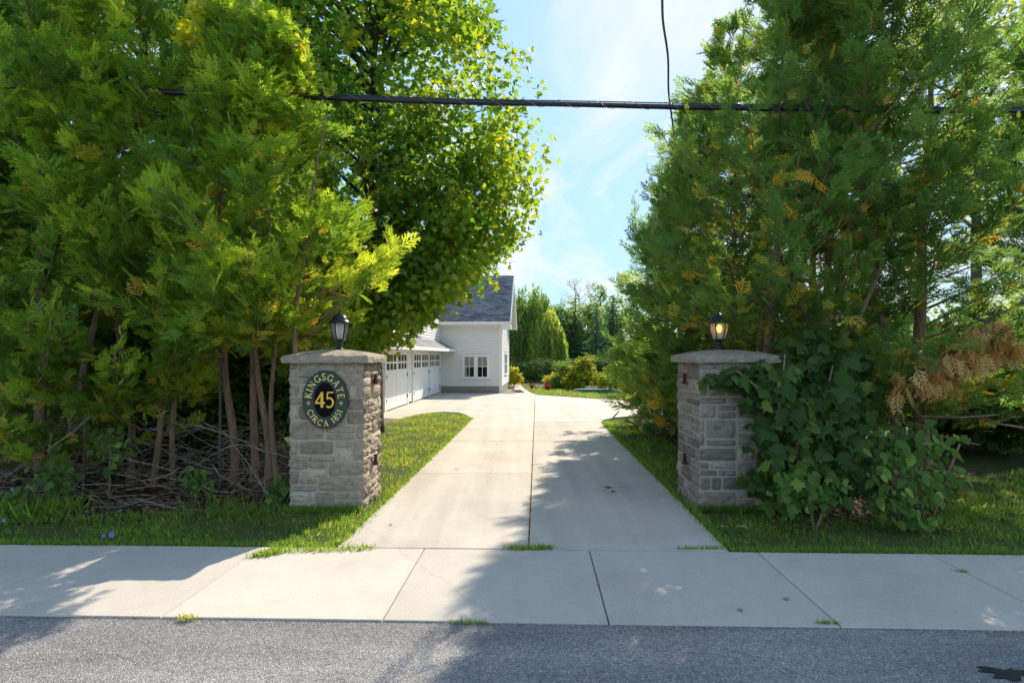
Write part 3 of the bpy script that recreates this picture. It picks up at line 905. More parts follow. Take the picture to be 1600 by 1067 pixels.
# ---------------------------------------------------------------- lanterns on the pillars
def lantern(x, y, z, label, lit, rz):
    root = empty('post_lantern', (x, y, z), rz, label=label, cat='lantern', group='lanterns on the gate pillars')
    mb = MB(); mb.lathe([(.055, 0), (.055, .012), (.032, .022), (.028, .060), (.036, .066), (.036, .078), (.022, .088), (.03, .102), (.062, .112), (.074, .120), (.074, .128)], 18)
    mb.build('pedestal', M['black'], root, True)
    n = 6
    rb, rm, rt = .070, .098, .105
    zb, zm, zt = .128, .225, .318
    ring = lambda r, zz: [(r * math.cos(2 * PI * k / n), r * math.sin(2 * PI * k / n), zz) for k in range(n)]
    A, B, Cc = ring(rb, zb), ring(rm, zm), ring(rt, zt)
    for k in range(n):
        mb = MB(); mb.tube([A[k], B[k], Cc[k]], .0075, 6)
        mb.build('bar', M['black'], root)
        k2 = (k + 1) % n
        mb = MB(); s_ = .99
        q = [Vector(p) * 1 for p in (A[k], A[k2], B[k2], B[k], Cc[k2], Cc[k])]
        mb.add(q, [(0, 1, 2, 3), (3, 2, 4, 5)])
        mb.build('pane', M['glass'], root)
    mb = MB(); mb.lathe([(.074, .312), (.122, .312), (.124, .322), (.112, .336), (.098, .352), (.090, .372), (.074, .398), (.052, .416), (.030, .426), (.018, .436)], 18)
    mb.build('roof', M['black'], root, True)
    mb = MB(); mb.lathe([(.008, .432), (.012, .440), (.009, .448), (.013, .456), (.010, .468), (.003, .482), (.001, .486)], 10)
    mb.build('finial', M['black'], root, True)
    mb = MB(); mb.lathe([(.016, .128), (.016, .185), (.018, .19), (.018, .205)], 10)
    mb.build('socket', M['curtain'], root, True)
    mb = MB(); mb.lathe([(.010, .200), (.018, .215), (.030, .240), (.032, .262), (.024, .286), (.008, .298), (.001, .300)], 12)
    mb.build('bulb', M['bulb_lit'] if lit else M['bulb'], root, True)
    return root
lantern(-2.018, 6.60, PH + .148, 'black carriage lantern with pale clear panes above the house sign', False, .3)
lantern(2.435, 6.62, PH + .148, 'black carriage lantern with a glowing amber bulb on the leafy pillar', True, .85)

# ---------------------------------------------------------------- house with garage
HA = -math.atan(.06)
house = empty('white_house', (-.5, 25.8, 0), HA, label='white clapboard house with grey shingle roof and carriage style garage doors', cat='house')
def clap(name, x0, x1, z0, z1, face, off, exp=.115, holes=()):
    """clapboards on a wall; face: 'front' (towards -y, at y=off), 'right' (towards +x, at x=off; x0..x1 run along y)"""
    mb = MB()
    z = z0
    while z < z1 - .01:
        h = min(exp, z1 - z)
        spans = [(x0, x1)]
        for (a, b, c, d) in holes:
            if z + h > c and z < d:
                spans = [s for (p, q) in spans for s in ((p, min(q, a)), (max(p, b), q)) if s[1] - s[0] > .02]
        for (p, q) in spans:
            if face == 'front':
                mb.add([(p, off - .040, z + .016), (q, off - .040, z + .016), (q, off - .022, z + h), (p, off - .022, z + h), (p, off, z + .016), (q, off, z + .016), (q, off, z + h), (p, off, z + h)], [(0, 1, 2, 3), (4, 5, 1, 0), (3, 2, 6, 7)])
            else:
                mb.add([(off + .040, p, z + .016), (off + .040, q, z + .016), (off + .022, q, z + h), (off + .022, p, z + h), (off, p, z + .016), (off, q, z + .016), (off, q, z + h), (off, p, z + h)], [(0, 1, 2, 3), (4, 5, 1, 0), (3, 2, 6, 7)])
        z += h
    return mb.build(name, M['siding'], house)

WZ = 3.22
mb = MB()
mb.box(-9, 0, .0, 5.2, .28, WZ)                                   # wing
mb.box(-9.6, -2.86, -11.9, 0, .05, 4.9)                          # garage block
mb.build('wall_core', M['siding'], house)
mb = MB(); mb.box(-2.86, .02, -.03, .3, -.1, .30); mb.box(-.3, .025, .3, 5.2, -.1, .30)
mb.build('foundation', M['found'], house)
WIN = (-1.80, -.52, .64, 1.78)
clap('siding', -2.84, -.09, .31, WZ - .16, 'front', -.002, holes=[WIN])
SW = (1.6, 3.4, .75, 1.85)
clap('siding', .07, 5.15, .31, WZ - .02, 'right', .002, holes=[SW])
doors = [(-2.45, -.15), (-5.3, -2.62), (-8.9, -6.2)]
clap('siding', -11.85, -.03, 1.98, 4.9, 'right', -2.858, holes=[(-4.75, -3.85, 2.45, 3.35)])
clap('siding', -11.85, -9.02, .05, 1.98, 'right', -2.858)
clap('siding', -9.6, -2.88, .2, 4.9, 'front', -11.902)
# corner boards and frieze
mb = MB(); mb.box(-.09, .045, -.045, -.003, .0, WZ - .02); mb.build('corner_board', M['white'], house)
mb = MB(); mb.box(.003, .043, .0, .07, .0, WZ - .02); mb.build('corner_board', M['white'], house)
mb = MB(); mb.box(-2.84, -.09, -.045, -.003, WZ - .16, WZ - .0); mb.build('frieze', M['white'], house)
mb = MB(); mb.box(-2.855, -2.80, -.085, -.040, .1, WZ - .1); mb.build('downpipe', M['white'], house)
mb = MB()                                                          # right gable wall
mb.add([(.001, 0, WZ), (.001, 5.2, WZ), (.001, 2.6, WZ + 2.36)], [(0, 1, 2)])
mb.build('gable', M['siding'], house)

def roof_plane(name, x0, x1, ye, ze, yr, zr, rows, parent=house):
    """stepped shingle courses from eave (ye,ze) to ridge (yr,zr); runs along x"""
    ln = math.hypot(yr - ye, zr - ze)
    o = MB()
    for k in range(rows):
        a, b = k / rows, (k + 1) / rows
        ya, za = a * ln, .0
        t = .018
        # local plane coords: x along, y up the slope, z normal
        xs_ = np.arange(x0, x1 + .001, .28)
        for i in range(len(xs_) - 1):
            j = random.uniform(-.012, .006)
            p, q = xs_[i] + .003, xs_[i + 1] - .003
            tt = t + random.uniform(-.003, .004)
            o.add([(p, a * ln + j, tt), (q, a * ln + j, tt), (q, b * ln + .02, .004), (p, b * ln + .02, .004), (p, a * ln + j, 0), (q, a * ln + j, 0)], [(0, 1, 2, 3), (4, 5, 1, 0)])
    o.add([(x0, 0, -.001), (x1, 0, -.001), (x1, ln, -.001), (x0, ln, -.001), (x0, 0, -.10), (x1, 0, -.10), (x1, ln, -.10), (x0, ln, -.10)],
          [(0, 1, 2, 3), (7, 6, 5, 4), (0, 4, 5, 1), (1, 5, 6, 2), (3, 2, 6, 7), (0, 3, 7, 4)])
    ob = o.build(name, M['shingle'], parent)
    ob.location = (0, ye, ze)
    ob.rotation_euler = (math.atan2(zr - ze, yr - ye), 0, 0)
    return ob
rf = roof_plane('roof', -9, .42, -.28, WZ + .02, 2.6, WZ + 2.52, 27)
mb = MB()
mb.add([(-9, 2.6, WZ + 2.51), (.42, 2.6, WZ + 2.51), (.42, 5.48, WZ + .02), (-9, 5.48, WZ + .02), (-9, 2.6, WZ + 2.40), (.42, 2.6, WZ + 2.40), (.42, 5.48, WZ - .09), (-9, 5.48, WZ - .09)],
       [(0, 3, 2, 1), (4, 5, 6, 7), (1, 2, 6, 5), (2, 3, 7, 6)])
mb.build('roof', M['shingle'], house)
mb = MB(); mb.box(-2.86, .42, -.34, -.285, WZ - .10, WZ + .03); mb.build('fascia', M['white'], house)
mb = MB(); mb.box(-2.84, .40, -.285, .0, WZ - .055, WZ - .03); mb.build('soffit', M['white'], house)
mb = MB()                                                           # rake board and eave return at the gable
for sg_ in (1, -1):
    d_ = Vector((0, 2.88 * sg_, 2.50)).normalized(); nrm_ = Vector((0, -d_.z * sg_, d_.y * sg_))
    hl = math.hypot(2.88, 2.5) / 2
    c_ = Vector((.44, 2.6 - 2.88 * sg_, WZ + .02)) + d_ * hl - nrm_ * .10
    mb = MB(); mb.obox(c_, (1, 0, 0), d_, nrm_, .018, hl + .0 * sg_, .115)
    mb.build('rake_board', M['white'], house)
    mb = MB(); mb.obox(c_ - nrm_ * .02 - Vector((.22, 0, 0)), (1, 0, 0), d_, nrm_, .20, hl, .006)
    mb.build('rake_soffit', M['white'], house)
mb = MB(); mb.box(.03, .46, -.30, .42, WZ - .30, WZ - .08); mb.build('eave_return', M['white'], house)

def window(x0, x1, z0, z1, n_sash, frame=.09):
    w = empty('window'); w.parent = house
    mb = MB()
    mb.box(x0, x1, -.055, .0, z1 - frame, z1); mb.box(x0, x0 + frame, -.053, .0, z0 + .06, z1 - frame); mb.box(x1 - frame, x1, -.053, .0, z0 + .06, z1 - frame)
    mid = (x0 + x1) / 2
    mb.box(mid - .055, mid + .055, -.053, .0, z0 + .06, z1 - frame)
    mb.build('frame', M['white'], w)
    mb = MB(); mb.box(x0 - .03, x1 + .03, -.085, .0, z0, z0 + .06); mb.build('sill', M['white'], w)
    mb = MB(); mb.box(x0 + .02, x1 - .02, -.014, -.006, z0 + .06, z1 - .02); mb.build('dark_room', M['dark_in'], w)
    for (a, b) in ((x0 + frame, mid - .055), (mid + .055, x1 - frame)):
        zt, zb = z1 - frame, z0 + .06
        mb = MB()
        mb.box(a, a + .035, -.045, -.02, zb, zt); mb.box(b - .035, b, -.045, -.02, zb, zt)
        mb.box(a + .035, b - .035, -.045, -.02, zb, zb + .045); mb.box(a + .035, b - .035, -.045, -.02, zt - .035, zt)
        mb.box((a + b) / 2 - .012, (a + b) / 2 + .012, -.043, -.022, zb + .045, zt - .035)
        zz = zb + (zt - zb) * .52
        mb.box(a + .035, b - .035, -.041, -.024, zz - .018, zz + .018)
        mb.build('sash', M['white'], w)
        mb = MB(); mb.add([(a + .03, -.03, zb + .04), (b - .03, -.03, zb + .04), (b - .03, -.03, zt - .03), (a + .03, -.03, zt - .03)], [(0, 1, 2, 3)])
        mb.build('pane', M['pane'], w)
        # valance and a parted side curtain
        mb = MB()
        n = 24
        vs, fs = [], []
        for i in range(n + 1):
            xx = a + .03 + (b - a - .06) * i / n
            yy = -.019 + .004 * math.sin(i * 2.1)
            vs += [(xx, yy, zt - .03), (xx, yy, zz + .03 + .02 * math.sin(i * .9))]
        for i in range(n): fs.append((2 * i, 2 * i + 1, 2 * i + 3, 2 * i + 2))
        mb.add(vs, fs)
        mb.build('valance', M['curtain'], w)
        if a < mid:
            mb = MB()
            mb.add([(a + .035, -.0165, zz + .05), (a + .20, -.0175, zz + .05), (a + .10, -.0165, zz - .16), (a + .16, -.0175, zb + .05), (a + .035, -.0165, zb + .05)], [(0, 4, 3, 2, 1)])
            mb.build('curtain', M['curtain'], w)
    return w
window(*WIN, 2)
def side_window(off, y0, y1, z0, z1):
    w = empty('window'); w.parent = house
    mb = MB()
    f = .09
    mb.box(off, off + .055, y0, y1, z1 - f, z1); mb.box(off, off + .075, y0 - .02, y1 + .02, z0, z0 + .06)
    for yy in (y0, (y0 + y1) / 2 - f / 2, y1 - f): mb.box(off, off + .053, yy, yy + f, z0 + .06, z1 - f)
    mb.box(off, off + .04, y0 + f, y1 - f, (z0 + z1) / 2 - .02, (z0 + z1) / 2 + .02)
    mb.build('frame', M['white'], w)
    mb = MB(); mb.box(off + .003, off + .008, y0 + .02, y1 - .02, z0 + .06, z1 - .02); mb.build('dark_room', M['dark_in'], w)
    mb = MB(); mb.add([(off + .022, y0 + f, z0 + .06), (off + .022, y1 - f, z0 + .06), (off + .022, y1 - f, z1 - f), (off + .022, y0 + f, z1 - f)], [(0, 1, 2, 3)])
    mb.build('pane', M['pane'], w)
side_window(.003, *SW)
side_window(-2.857, -4.75, -3.85, 2.45, 3.35)

# carriage doors on the garage face
GX = -2.858
for (y0, y1) in doors:
    d = empty('garage_door'); d.parent = house
    ym = (y0 + y1) / 2
    for li, (a, b) in enumerate(((y0, ym - .006), (ym + .006, y1))):
        mb = MB()
        mb.box(GX, GX + .04, a, b, .04, 1.88)
        mb.build('leaf', M['white'], d)
        mb = MB()
        st_ = .09
        mb.box(GX + .04, GX + .062, a, a + st_, .04, 1.88); mb.box(GX + .04, GX + .062, b - st_, b, .04, 1.88)
        for (c, e) in ((.04, .20), (1.16, 1.26), (1.46, 1.52), (1.74, 1.88)):
            mb.box(GX + .04, GX + .060, a + st_, b - st_, c, e)
        wb = (b - a - 2 * st_) / 3
        for q in (1, 2): mb.box(GX + .04, GX + .058, a + st_ + wb * q - .035, a + st_ + wb * q + .035, 1.26, 1.46); mb.box(GX + .04, GX + .058, a + st_ + wb * q - .035, a + st_ + wb * q + .035, 1.52, 1.74)
        mb.build('rail_frame', M['white'], d)
        for q in range(3):
            for (c, e) in ((1.26, 1.46), (1.52, 1.74)):
                mb = MB(); mb.box(GX + .041, GX + .045, a + st_ + wb * q + .037, a + st_ + wb * (q + 1) - .037, c + .003, e - .003)
                mb.build('pane', M['dark_in'], d)
        nb = 5
        wv = (b - a - 2 * st_) / nb
        for q in range(nb):
            mb = MB(); mb.box(GX + .04, GX + .052, a + st_ + wv * q + .008, a + st_ + wv * (q + 1) - .008, .205, 1.155, .003)
            mb.build('board', M['white'], d)
        for zz in (.32, 1.05):
            yy = a + .02 if li == 0 else b - .10
            mb = MB(); mb.box(GX + .062, GX + .075, yy, yy + .08, zz - .05, zz + .05); mb.build('hinge', M['hinge'], d)
    mb = MB()
    mb.box(GX, GX + .075, y0 - .13, y0 - .012, .0, 1.98); mb.box(GX, GX + .075, y1 + .012, y1 + .13, .0, 1.98)
    mb.box(GX, GX + .073, y0 - .012, y1 + .012, 1.89, 1.98)
    mb.build('frame', M['white'], d)
clap('siding', -6.05, -5.45, .05, 1.98, 'right', GX)
# pent roof over the doors
mb = MB()
mb.add([(GX + .0, -11, 2.40), (GX + .0, -.06, 2.40), (GX + .74, -.06, 2.00), (GX + .74, -11, 2.00), (GX + .0, -11, 2.34), (GX + .0, -.06, 2.34), (GX + .74, -.06, 1.95), (GX + .74, -11, 1.95)],
       [(0, 3, 2, 1), (4, 5, 6, 7), (3, 7, 6, 2), (1, 2, 6, 5), (0, 4, 7, 3)])
pr_ = mb.build('pent_roof', M['shingle'], house)
mb = MB(); mb.box(GX + .742, GX + .775, -11, -.05, 1.89, 2.01); mb.build('pent_fascia', M['white'], house)
for k in range(54):
    yy = -10.9 + k * .2
    mb = MB(); mb.obox((GX + .40, yy, 2.10), (0, 1, 0), Vector((.74, 0, -.40)).normalized(), Vector((.40, 0, .74)).normalized(), .025, .36, .03)
    if yy < -.2: mb.build('rafter_tail', M['white'], house)
# garage roof (mostly behind the maple)
mb = MB()
mb.add([(-2.6, -12.2, 4.78), (-2.6, .9, 4.78), (-6.2, .9, 7.0), (-6.2, -12.2, 7.0), (-9.95, .9, 4.78), (-9.95, -12.2, 4.78)], [(0, 1, 2, 3), (3, 2, 4, 5)])
mb.add([(-2.86, -11.9, 4.9), (-9.6, -11.9, 4.9), (-6.2, -11.9, 6.9)], [(0, 2, 1)])
mb.build('garage_roof', M['shingle'], house)

# ---------------------------------------------------------------- plant templates
def spray_template(nb=4, sub=True, seed=0, lean=0.0):
    """flat fan of scale-leaved branchlets, along +x, length 1"""
    r = np.random.default_rng(seed)
    V, F = [], []
    def blade(p, d, ln, w, z=0):
        p = np.array(p); d = np.array(d) / np.hypot(*d); nn = np.array([-d[1], d[0]])
        n = len(V)
        a = p; b = p + d * ln * .45 + nn * w; c = p + d * ln; e = p + d * ln * .45 - nn * w
        for q, zz in ((a, 0), (b, z), (c, z * 1.8 - .05 * ln), (e, z)):
            V.append((q[0], q[1], zz + .10 * q[0] - .22 * q[0] ** 2 + r.uniform(-.012, .012)))
        F.append((n, n + 1, n + 2)); F.append((n, n + 2, n + 3))
    blade((0, 0), (1, lean), 1.0, .034)
    for i in range(nb):
        for sgn in (-1, 1):
            s = .10 + .76 * (i + (.5 if sgn > 0 else .2)) / nb
            ln = (.62 - .42 * s) * r.uniform(.8, 1.2)
            ang = sgn * math.radians(r.uniform(32, 46))
            d = (math.cos(ang), math.sin(ang))
            p = (s, lean * s)
            blade(p, d, ln, .042)
            if sub:
                for q in ((.40, .55, sgn * .62), (.50, .45, -sgn * .62)):
                    pp = (p[0] + d[0] * ln * q[0], p[1] + d[1] * ln * q[0])
                    a2 = ang + q[2]
                    L2 = ln * q[1]
                    n = len(V)
                    for (u_, w_) in ((0, 0), (L2 * .5, .050), (L2, 0)):
                        V.append((pp[0] + u_ * math.cos(a2) - w_ * math.sin(a2), pp[1] + u_ * math.sin(a2) + w_ * math.cos(a2), .10 * pp[0] - .22 * pp[0] ** 2 - .03 * u_))
                    F.append((n, n + 1, n + 2))
    return np.array(V), np.array(F)
SPRAYS = [spray_template(4, True, s, l) for s, l in ((1, .1), (2, -.12), (3, .0))]
SPRAYS_LO = [spray_template(4, False, s, l) for s, l in ((4, .1), (5, -.1))]

def poly_leaf(pts, fold=.12):
    """leaf outline in (x along, y across) fanned from its base vein"""
    V = [(0.30, 0, 0)] + [(x, y, -abs(y) * fold * 1.0 - .12 * max(x - .3, 0) ** 2) for x, y in pts]
    n = len(pts)
    F = [(0, 1 + i, 1 + (i + 1) % n) for i in range(n)]
    return np.array(V), np.array(F)
half = [(0, 0), (-.02, .22), (.12, .20), (.16, .50), (.30, .38), (.46, .60), (.52, .30), (.62, .26), (.72, .24), (1, 0)]
MAPLE_HI = poly_leaf([(x, y) for x, y in half] + [(x, -y) for x, y in half[-2:0:-1]])
half2 = [(0, 0), (.05, .42), (.28, .26), (.48, .52), (.62, .20), (1, 0)]
o_ = half2 + [(x, -y) for x, y in half2[-2:0:-1]]
MAPLE_LO = (np.array([(x, y, -abs(y) * .25 - .12 * x * x) for x, y in o_]), np.array([(0, i, i + 1) for i in range(1, len(o_) - 1)]))
half3 = [(0, 0), (.15, .20), (.40, .30), (.70, .20), (1, 0)]
OVATE = poly_leaf(half3 + [(x, -y) for x, y in half3[-2:0:-1]], .3)
DIAMOND = (np.array([(0, 0, 0), (.5, .32, -.06), (1, 0, -.1), (.5, -.32, -.06)]), np.array([(0, 1, 2), (0, 2, 3)]))
NARROW = (np.array([(0, 0, 0), (.5, .10, -.02), (1, 0, -.08), (.5, -.10, -.02)]), np.array([(0, 1, 2), (0, 2, 3)]))
BLADE = (np.array([(0, -.075, 0), (0, .075, 0), (.55, .05, .07), (1, 0, .26)]), np.array([(0, 1, 2), (0, 2, 3)]))

def combine(parts):
    vs, fs, ts, off = [], [], [], 0
    for v, f, t in parts:
        vs.append(v); fs.append(f + off); ts.append(t); off += len(v)
    return np.concatenate(vs), np.concatenate(fs), np.concatenate(ts)

# ---------------------------------------------------------------- cedars
def cedar(label, base, zb, zt, R, nb, spr, mat, seed, hi=True, trunks=((0, 0, 0, 0, .09),), group='cedars', size=(.135, .255), bias=None, tint0=.38, squash=1.0, pw=.62, table=None, share=None, spin=0.0, grow=(1, 1, 1)):
    r = np.random.default_rng(seed)
    nb, spr = int(nb * .84), spr * (1.62 if hi else 1.3)
    bx, by = base
    root = empty('cedar_tree', (bx, by, 0), label=label, cat='cedar', group=group)
    for (dx_, dy_, lx_, ly_, rad) in trunks:
        mb = MB()
        pts, rr = [], []
        top = zt * .8
        w1, w2 = r.uniform(0, 6), r.uniform(0, 6)
        for i in range(20):
            t = i / 19
            pts.append((dx_ + lx_ * t + .07 * math.sin(6.5 * t + w1) + .02 * math.sin(17 * t + w2), dy_ + ly_ * t + .07 * math.sin(5.7 * t + w2), -.12 + top * t))
            rr.append(rad * (1.28 if i == 0 else 1) * (1 - .93 * t) + .004)
        mb.tube(pts, rr, 9)
        mb.build('trunk', M['cedar_bark'], root, True)
    if share is not None:                                 # same kind of tree, turned and stretched
        for ch in share.children:
            if ch.name.startswith(('crown', 'branches')):
                c = ch.copy(); COL.objects.link(c); c.parent = root
                c.rotation_euler = (0, 0, spin); c.scale = grow
        return root
    # limbs carrying fans of foliage
    t = r.random(nb) ** 1.05
    z = zb + (zt - zb) * t
    prof = R * np.clip((1 - t) ** pw, .10, 1) * np.minimum(1, .62 + t * 2.2)
    if table is not None:
        prof = R * np.interp(t, [0, .12, .28, .45, .62, .85, 1], table)
    az = r.uniform(0, 2 * PI, nb)
    if bias is not None:                                 # a little fuller on the open side
        k = r.random(nb) < .35
        az[k] = bias + r.normal(0, .9, k.sum())
    rad = prof * np.where(r.random(nb) < .14, r.uniform(1.10, 1.38 if table is None else 1.24, nb), r.uniform(.62, 1.1, nb))
    tr_ = np.array(trunks)
    ti = r.integers(0, len(tr_), nb)
    zs = np.maximum(z - .35 * rad, .25)
    frac = zs / (zt * .8)
    start = np.stack([tr_[ti, 0] + tr_[ti, 2] * frac, tr_[ti, 1] + tr_[ti, 3] * frac, zs], 1)
    mid_ = np.array([tr_[:, 0].mean() + tr_[:, 2].mean() * .5, tr_[:, 1].mean() + tr_[:, 3].mean() * .5])
    ml = np.array([tr_[:, 2].mean(), tr_[:, 3].mean()]); fz = z / (zt * .8)
    cxz, cyz = tr_[:, 0].mean() + ml[0] * fz, tr_[:, 1].mean() + ml[1] * fz
    tip = np.stack([cxz + np.cos(az) * rad, cyz + np.sin(az) * rad * squash, z + r.uniform(-.1, .25, nb) * rad], 1)
    mb = MB()
    parts = []
    P, A, Nn, S, T = [], [], [], [], []
    for i in range(nb):
        a, b = start[i], tip[i]
        sag = .16 * np.linalg.norm(b - a)
        cpt = (a + b) / 2 + np.array([0, 0, -sag * r.uniform(.2, 1)])
        q = lambda s: (1 - s) ** 2 * a + 2 * s * (1 - s) * cpt + s * s * b
        ln = np.linalg.norm(b - a)
        if i % 2 == 0 or ln > 1.0:
            mb.tube([q(s) for s in (.3, .5, .7, .85, .97)], [.011, .009, .007, .005, .003], 4, False)
        n = max(6, int(spr * (.55 + .45 * ln / R)))
        s = 1 - r.random(n) ** 1.2 * .60
        pos = (1 - s)[:, None] ** 2 * a + (2 * s * (1 - s))[:, None] * cpt + (s * s)[:, None] * b
        dirv = norm(2 * (1 - s)[:, None] * (cpt - a) + 2 * s[:, None] * (b - cpt))
        sidev = norm(np.cross(dirv, np.array([0, 0, 1.0])))
        sg = r.choice([-1, 1], n) * r.uniform(.15, 1.0, n)
        ax = dirv * r.uniform(.5, 1.0, n)[:, None] + sidev * sg[:, None] + np.array([0, 0, 1.0]) * r.normal(.22, .38, n)[:, None]
        ax = norm(ax)
        pos = pos + sidev * (sg * .10)[:, None] + r.normal(0, .05, (n, 3))
        nr = norm(np.array([0, 0, 1.0]) * r.uniform(.1, 1.0, n)[:, None] + norm(r.normal(0, 1, (n, 3))) * .75)
        P.append(pos); A.append(ax); Nn.append(nr)
        S.append(r.uniform(*size, n) * (.75 + .35 * s) * r.choice([.62, .85, 1.0, 1.12], n))
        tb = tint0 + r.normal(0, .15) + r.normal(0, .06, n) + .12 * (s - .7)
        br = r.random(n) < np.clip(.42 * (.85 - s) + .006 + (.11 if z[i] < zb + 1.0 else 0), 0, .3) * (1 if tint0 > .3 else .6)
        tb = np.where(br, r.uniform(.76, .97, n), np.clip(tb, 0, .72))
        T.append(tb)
        if hi and r.random() < .30:                       # upright new shoot
            m = 7
            up_ = norm(np.array([r.normal(0, .22), r.normal(0, .22), 1.0]))
            ln2 = r.uniform(.30, .62)
            q0 = b - up_ * .05
            P.append(q0 + up_ * (np.linspace(.1, 1, m) * ln2)[:, None])
            A.append(norm(up_ * 1.1 + r.normal(0, .42, (m, 3)))); Nn.append(norm(r.normal(0, 1, (m, 3))))
            S.append(np.linspace(.17, .09, m)); T.append(np.clip(tint0 + .18 + r.normal(0, .06, m), 0, .73))
            mb.tube([q0, q0 + up_ * ln2 * .9], [.006, .002], 3, False)
    P, A, Nn, S, T = (np.concatenate(x) for x in (P, A, Nn, S, T))
    keep = (P[:, 2] > .12) & ~((P[:, 0] + bx > -2.42) & (P[:, 0] + bx < -1.5) & (P[:, 1] + by < 7.6) & (P[:, 2] < 2.45))
    P, A, Nn, S, T = P[keep], A[keep], Nn[keep], S[keep], T[keep]
    tm = SPRAYS if hi else SPRAYS_LO
    which = r.integers(0, len(tm), len(P))
    out = []
    for k, tpl in enumerate(tm):
        w = which == k
        out.append(scatter(tpl, P[w], A[w], Nn[w], S[w], T[w]))
    v, f, tt = combine(out)
    link('crown', np_mesh('crown', v, f, mat, tt), root)
    tag(mb.build('branches', M['cedar_bark'], root), kind='stuff')
    return root

CL, CR = M['cedar'], M['cedar_right']
GLH, GRH, GRD = 'cedars of the left hedge', 'cedars right of the right pillar', 'cedars along the drive'
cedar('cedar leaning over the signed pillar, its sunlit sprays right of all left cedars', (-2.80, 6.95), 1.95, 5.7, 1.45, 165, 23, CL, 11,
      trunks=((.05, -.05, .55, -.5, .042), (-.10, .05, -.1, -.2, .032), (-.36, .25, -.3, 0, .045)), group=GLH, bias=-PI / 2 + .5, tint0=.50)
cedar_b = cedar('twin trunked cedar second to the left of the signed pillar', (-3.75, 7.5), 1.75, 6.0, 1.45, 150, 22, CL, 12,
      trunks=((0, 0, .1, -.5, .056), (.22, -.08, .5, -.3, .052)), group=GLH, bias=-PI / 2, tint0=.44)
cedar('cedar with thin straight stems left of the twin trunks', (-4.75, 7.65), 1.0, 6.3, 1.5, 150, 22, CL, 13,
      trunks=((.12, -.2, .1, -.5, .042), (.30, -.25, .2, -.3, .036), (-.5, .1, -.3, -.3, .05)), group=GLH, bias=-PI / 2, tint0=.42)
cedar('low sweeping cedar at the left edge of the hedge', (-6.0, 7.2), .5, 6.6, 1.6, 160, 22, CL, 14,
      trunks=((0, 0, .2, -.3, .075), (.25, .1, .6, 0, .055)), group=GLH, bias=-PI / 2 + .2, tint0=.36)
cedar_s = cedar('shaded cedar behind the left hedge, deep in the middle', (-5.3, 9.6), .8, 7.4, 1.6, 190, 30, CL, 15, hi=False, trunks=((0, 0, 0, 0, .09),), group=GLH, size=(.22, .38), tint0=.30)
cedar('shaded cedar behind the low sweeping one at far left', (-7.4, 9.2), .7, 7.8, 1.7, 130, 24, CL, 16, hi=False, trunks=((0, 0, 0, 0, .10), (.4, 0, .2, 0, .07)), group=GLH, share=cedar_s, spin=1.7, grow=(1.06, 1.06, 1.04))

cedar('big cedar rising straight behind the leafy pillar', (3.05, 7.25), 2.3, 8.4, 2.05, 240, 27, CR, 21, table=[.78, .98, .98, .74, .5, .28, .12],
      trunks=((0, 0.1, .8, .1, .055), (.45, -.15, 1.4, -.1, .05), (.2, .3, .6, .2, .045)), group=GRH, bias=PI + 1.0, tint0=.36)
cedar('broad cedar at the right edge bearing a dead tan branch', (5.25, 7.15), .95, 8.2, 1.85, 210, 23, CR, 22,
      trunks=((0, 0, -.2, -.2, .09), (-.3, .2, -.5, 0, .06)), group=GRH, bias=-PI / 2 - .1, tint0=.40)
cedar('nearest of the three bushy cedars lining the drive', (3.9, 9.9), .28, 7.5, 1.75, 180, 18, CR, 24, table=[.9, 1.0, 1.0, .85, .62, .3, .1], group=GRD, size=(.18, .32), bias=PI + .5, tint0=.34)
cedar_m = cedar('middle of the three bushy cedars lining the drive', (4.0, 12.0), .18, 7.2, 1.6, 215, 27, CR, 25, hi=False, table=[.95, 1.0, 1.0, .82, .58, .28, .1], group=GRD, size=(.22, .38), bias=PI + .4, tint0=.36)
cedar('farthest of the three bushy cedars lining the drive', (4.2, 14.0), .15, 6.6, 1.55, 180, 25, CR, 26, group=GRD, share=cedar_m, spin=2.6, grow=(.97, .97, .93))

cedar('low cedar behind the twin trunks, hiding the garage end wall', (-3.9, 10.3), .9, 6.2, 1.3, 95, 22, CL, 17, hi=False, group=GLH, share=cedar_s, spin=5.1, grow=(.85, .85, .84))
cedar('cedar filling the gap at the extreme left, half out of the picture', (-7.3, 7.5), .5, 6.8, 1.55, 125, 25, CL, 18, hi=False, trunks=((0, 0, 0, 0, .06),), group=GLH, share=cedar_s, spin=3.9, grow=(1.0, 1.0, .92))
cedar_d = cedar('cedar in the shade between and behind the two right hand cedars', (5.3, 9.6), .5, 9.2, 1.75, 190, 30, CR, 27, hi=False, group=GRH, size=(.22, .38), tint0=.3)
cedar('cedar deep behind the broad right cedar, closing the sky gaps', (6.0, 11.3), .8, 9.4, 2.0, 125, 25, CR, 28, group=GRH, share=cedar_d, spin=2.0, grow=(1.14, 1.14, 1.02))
cedar('cedar mostly beyond the right edge of the picture', (9.0, 9.2), .9, 7.6, 1.8, 90, 24, CR, 23, group=GRH, share=cedar_d, spin=4.0, grow=(1.02, 1.02, .83))
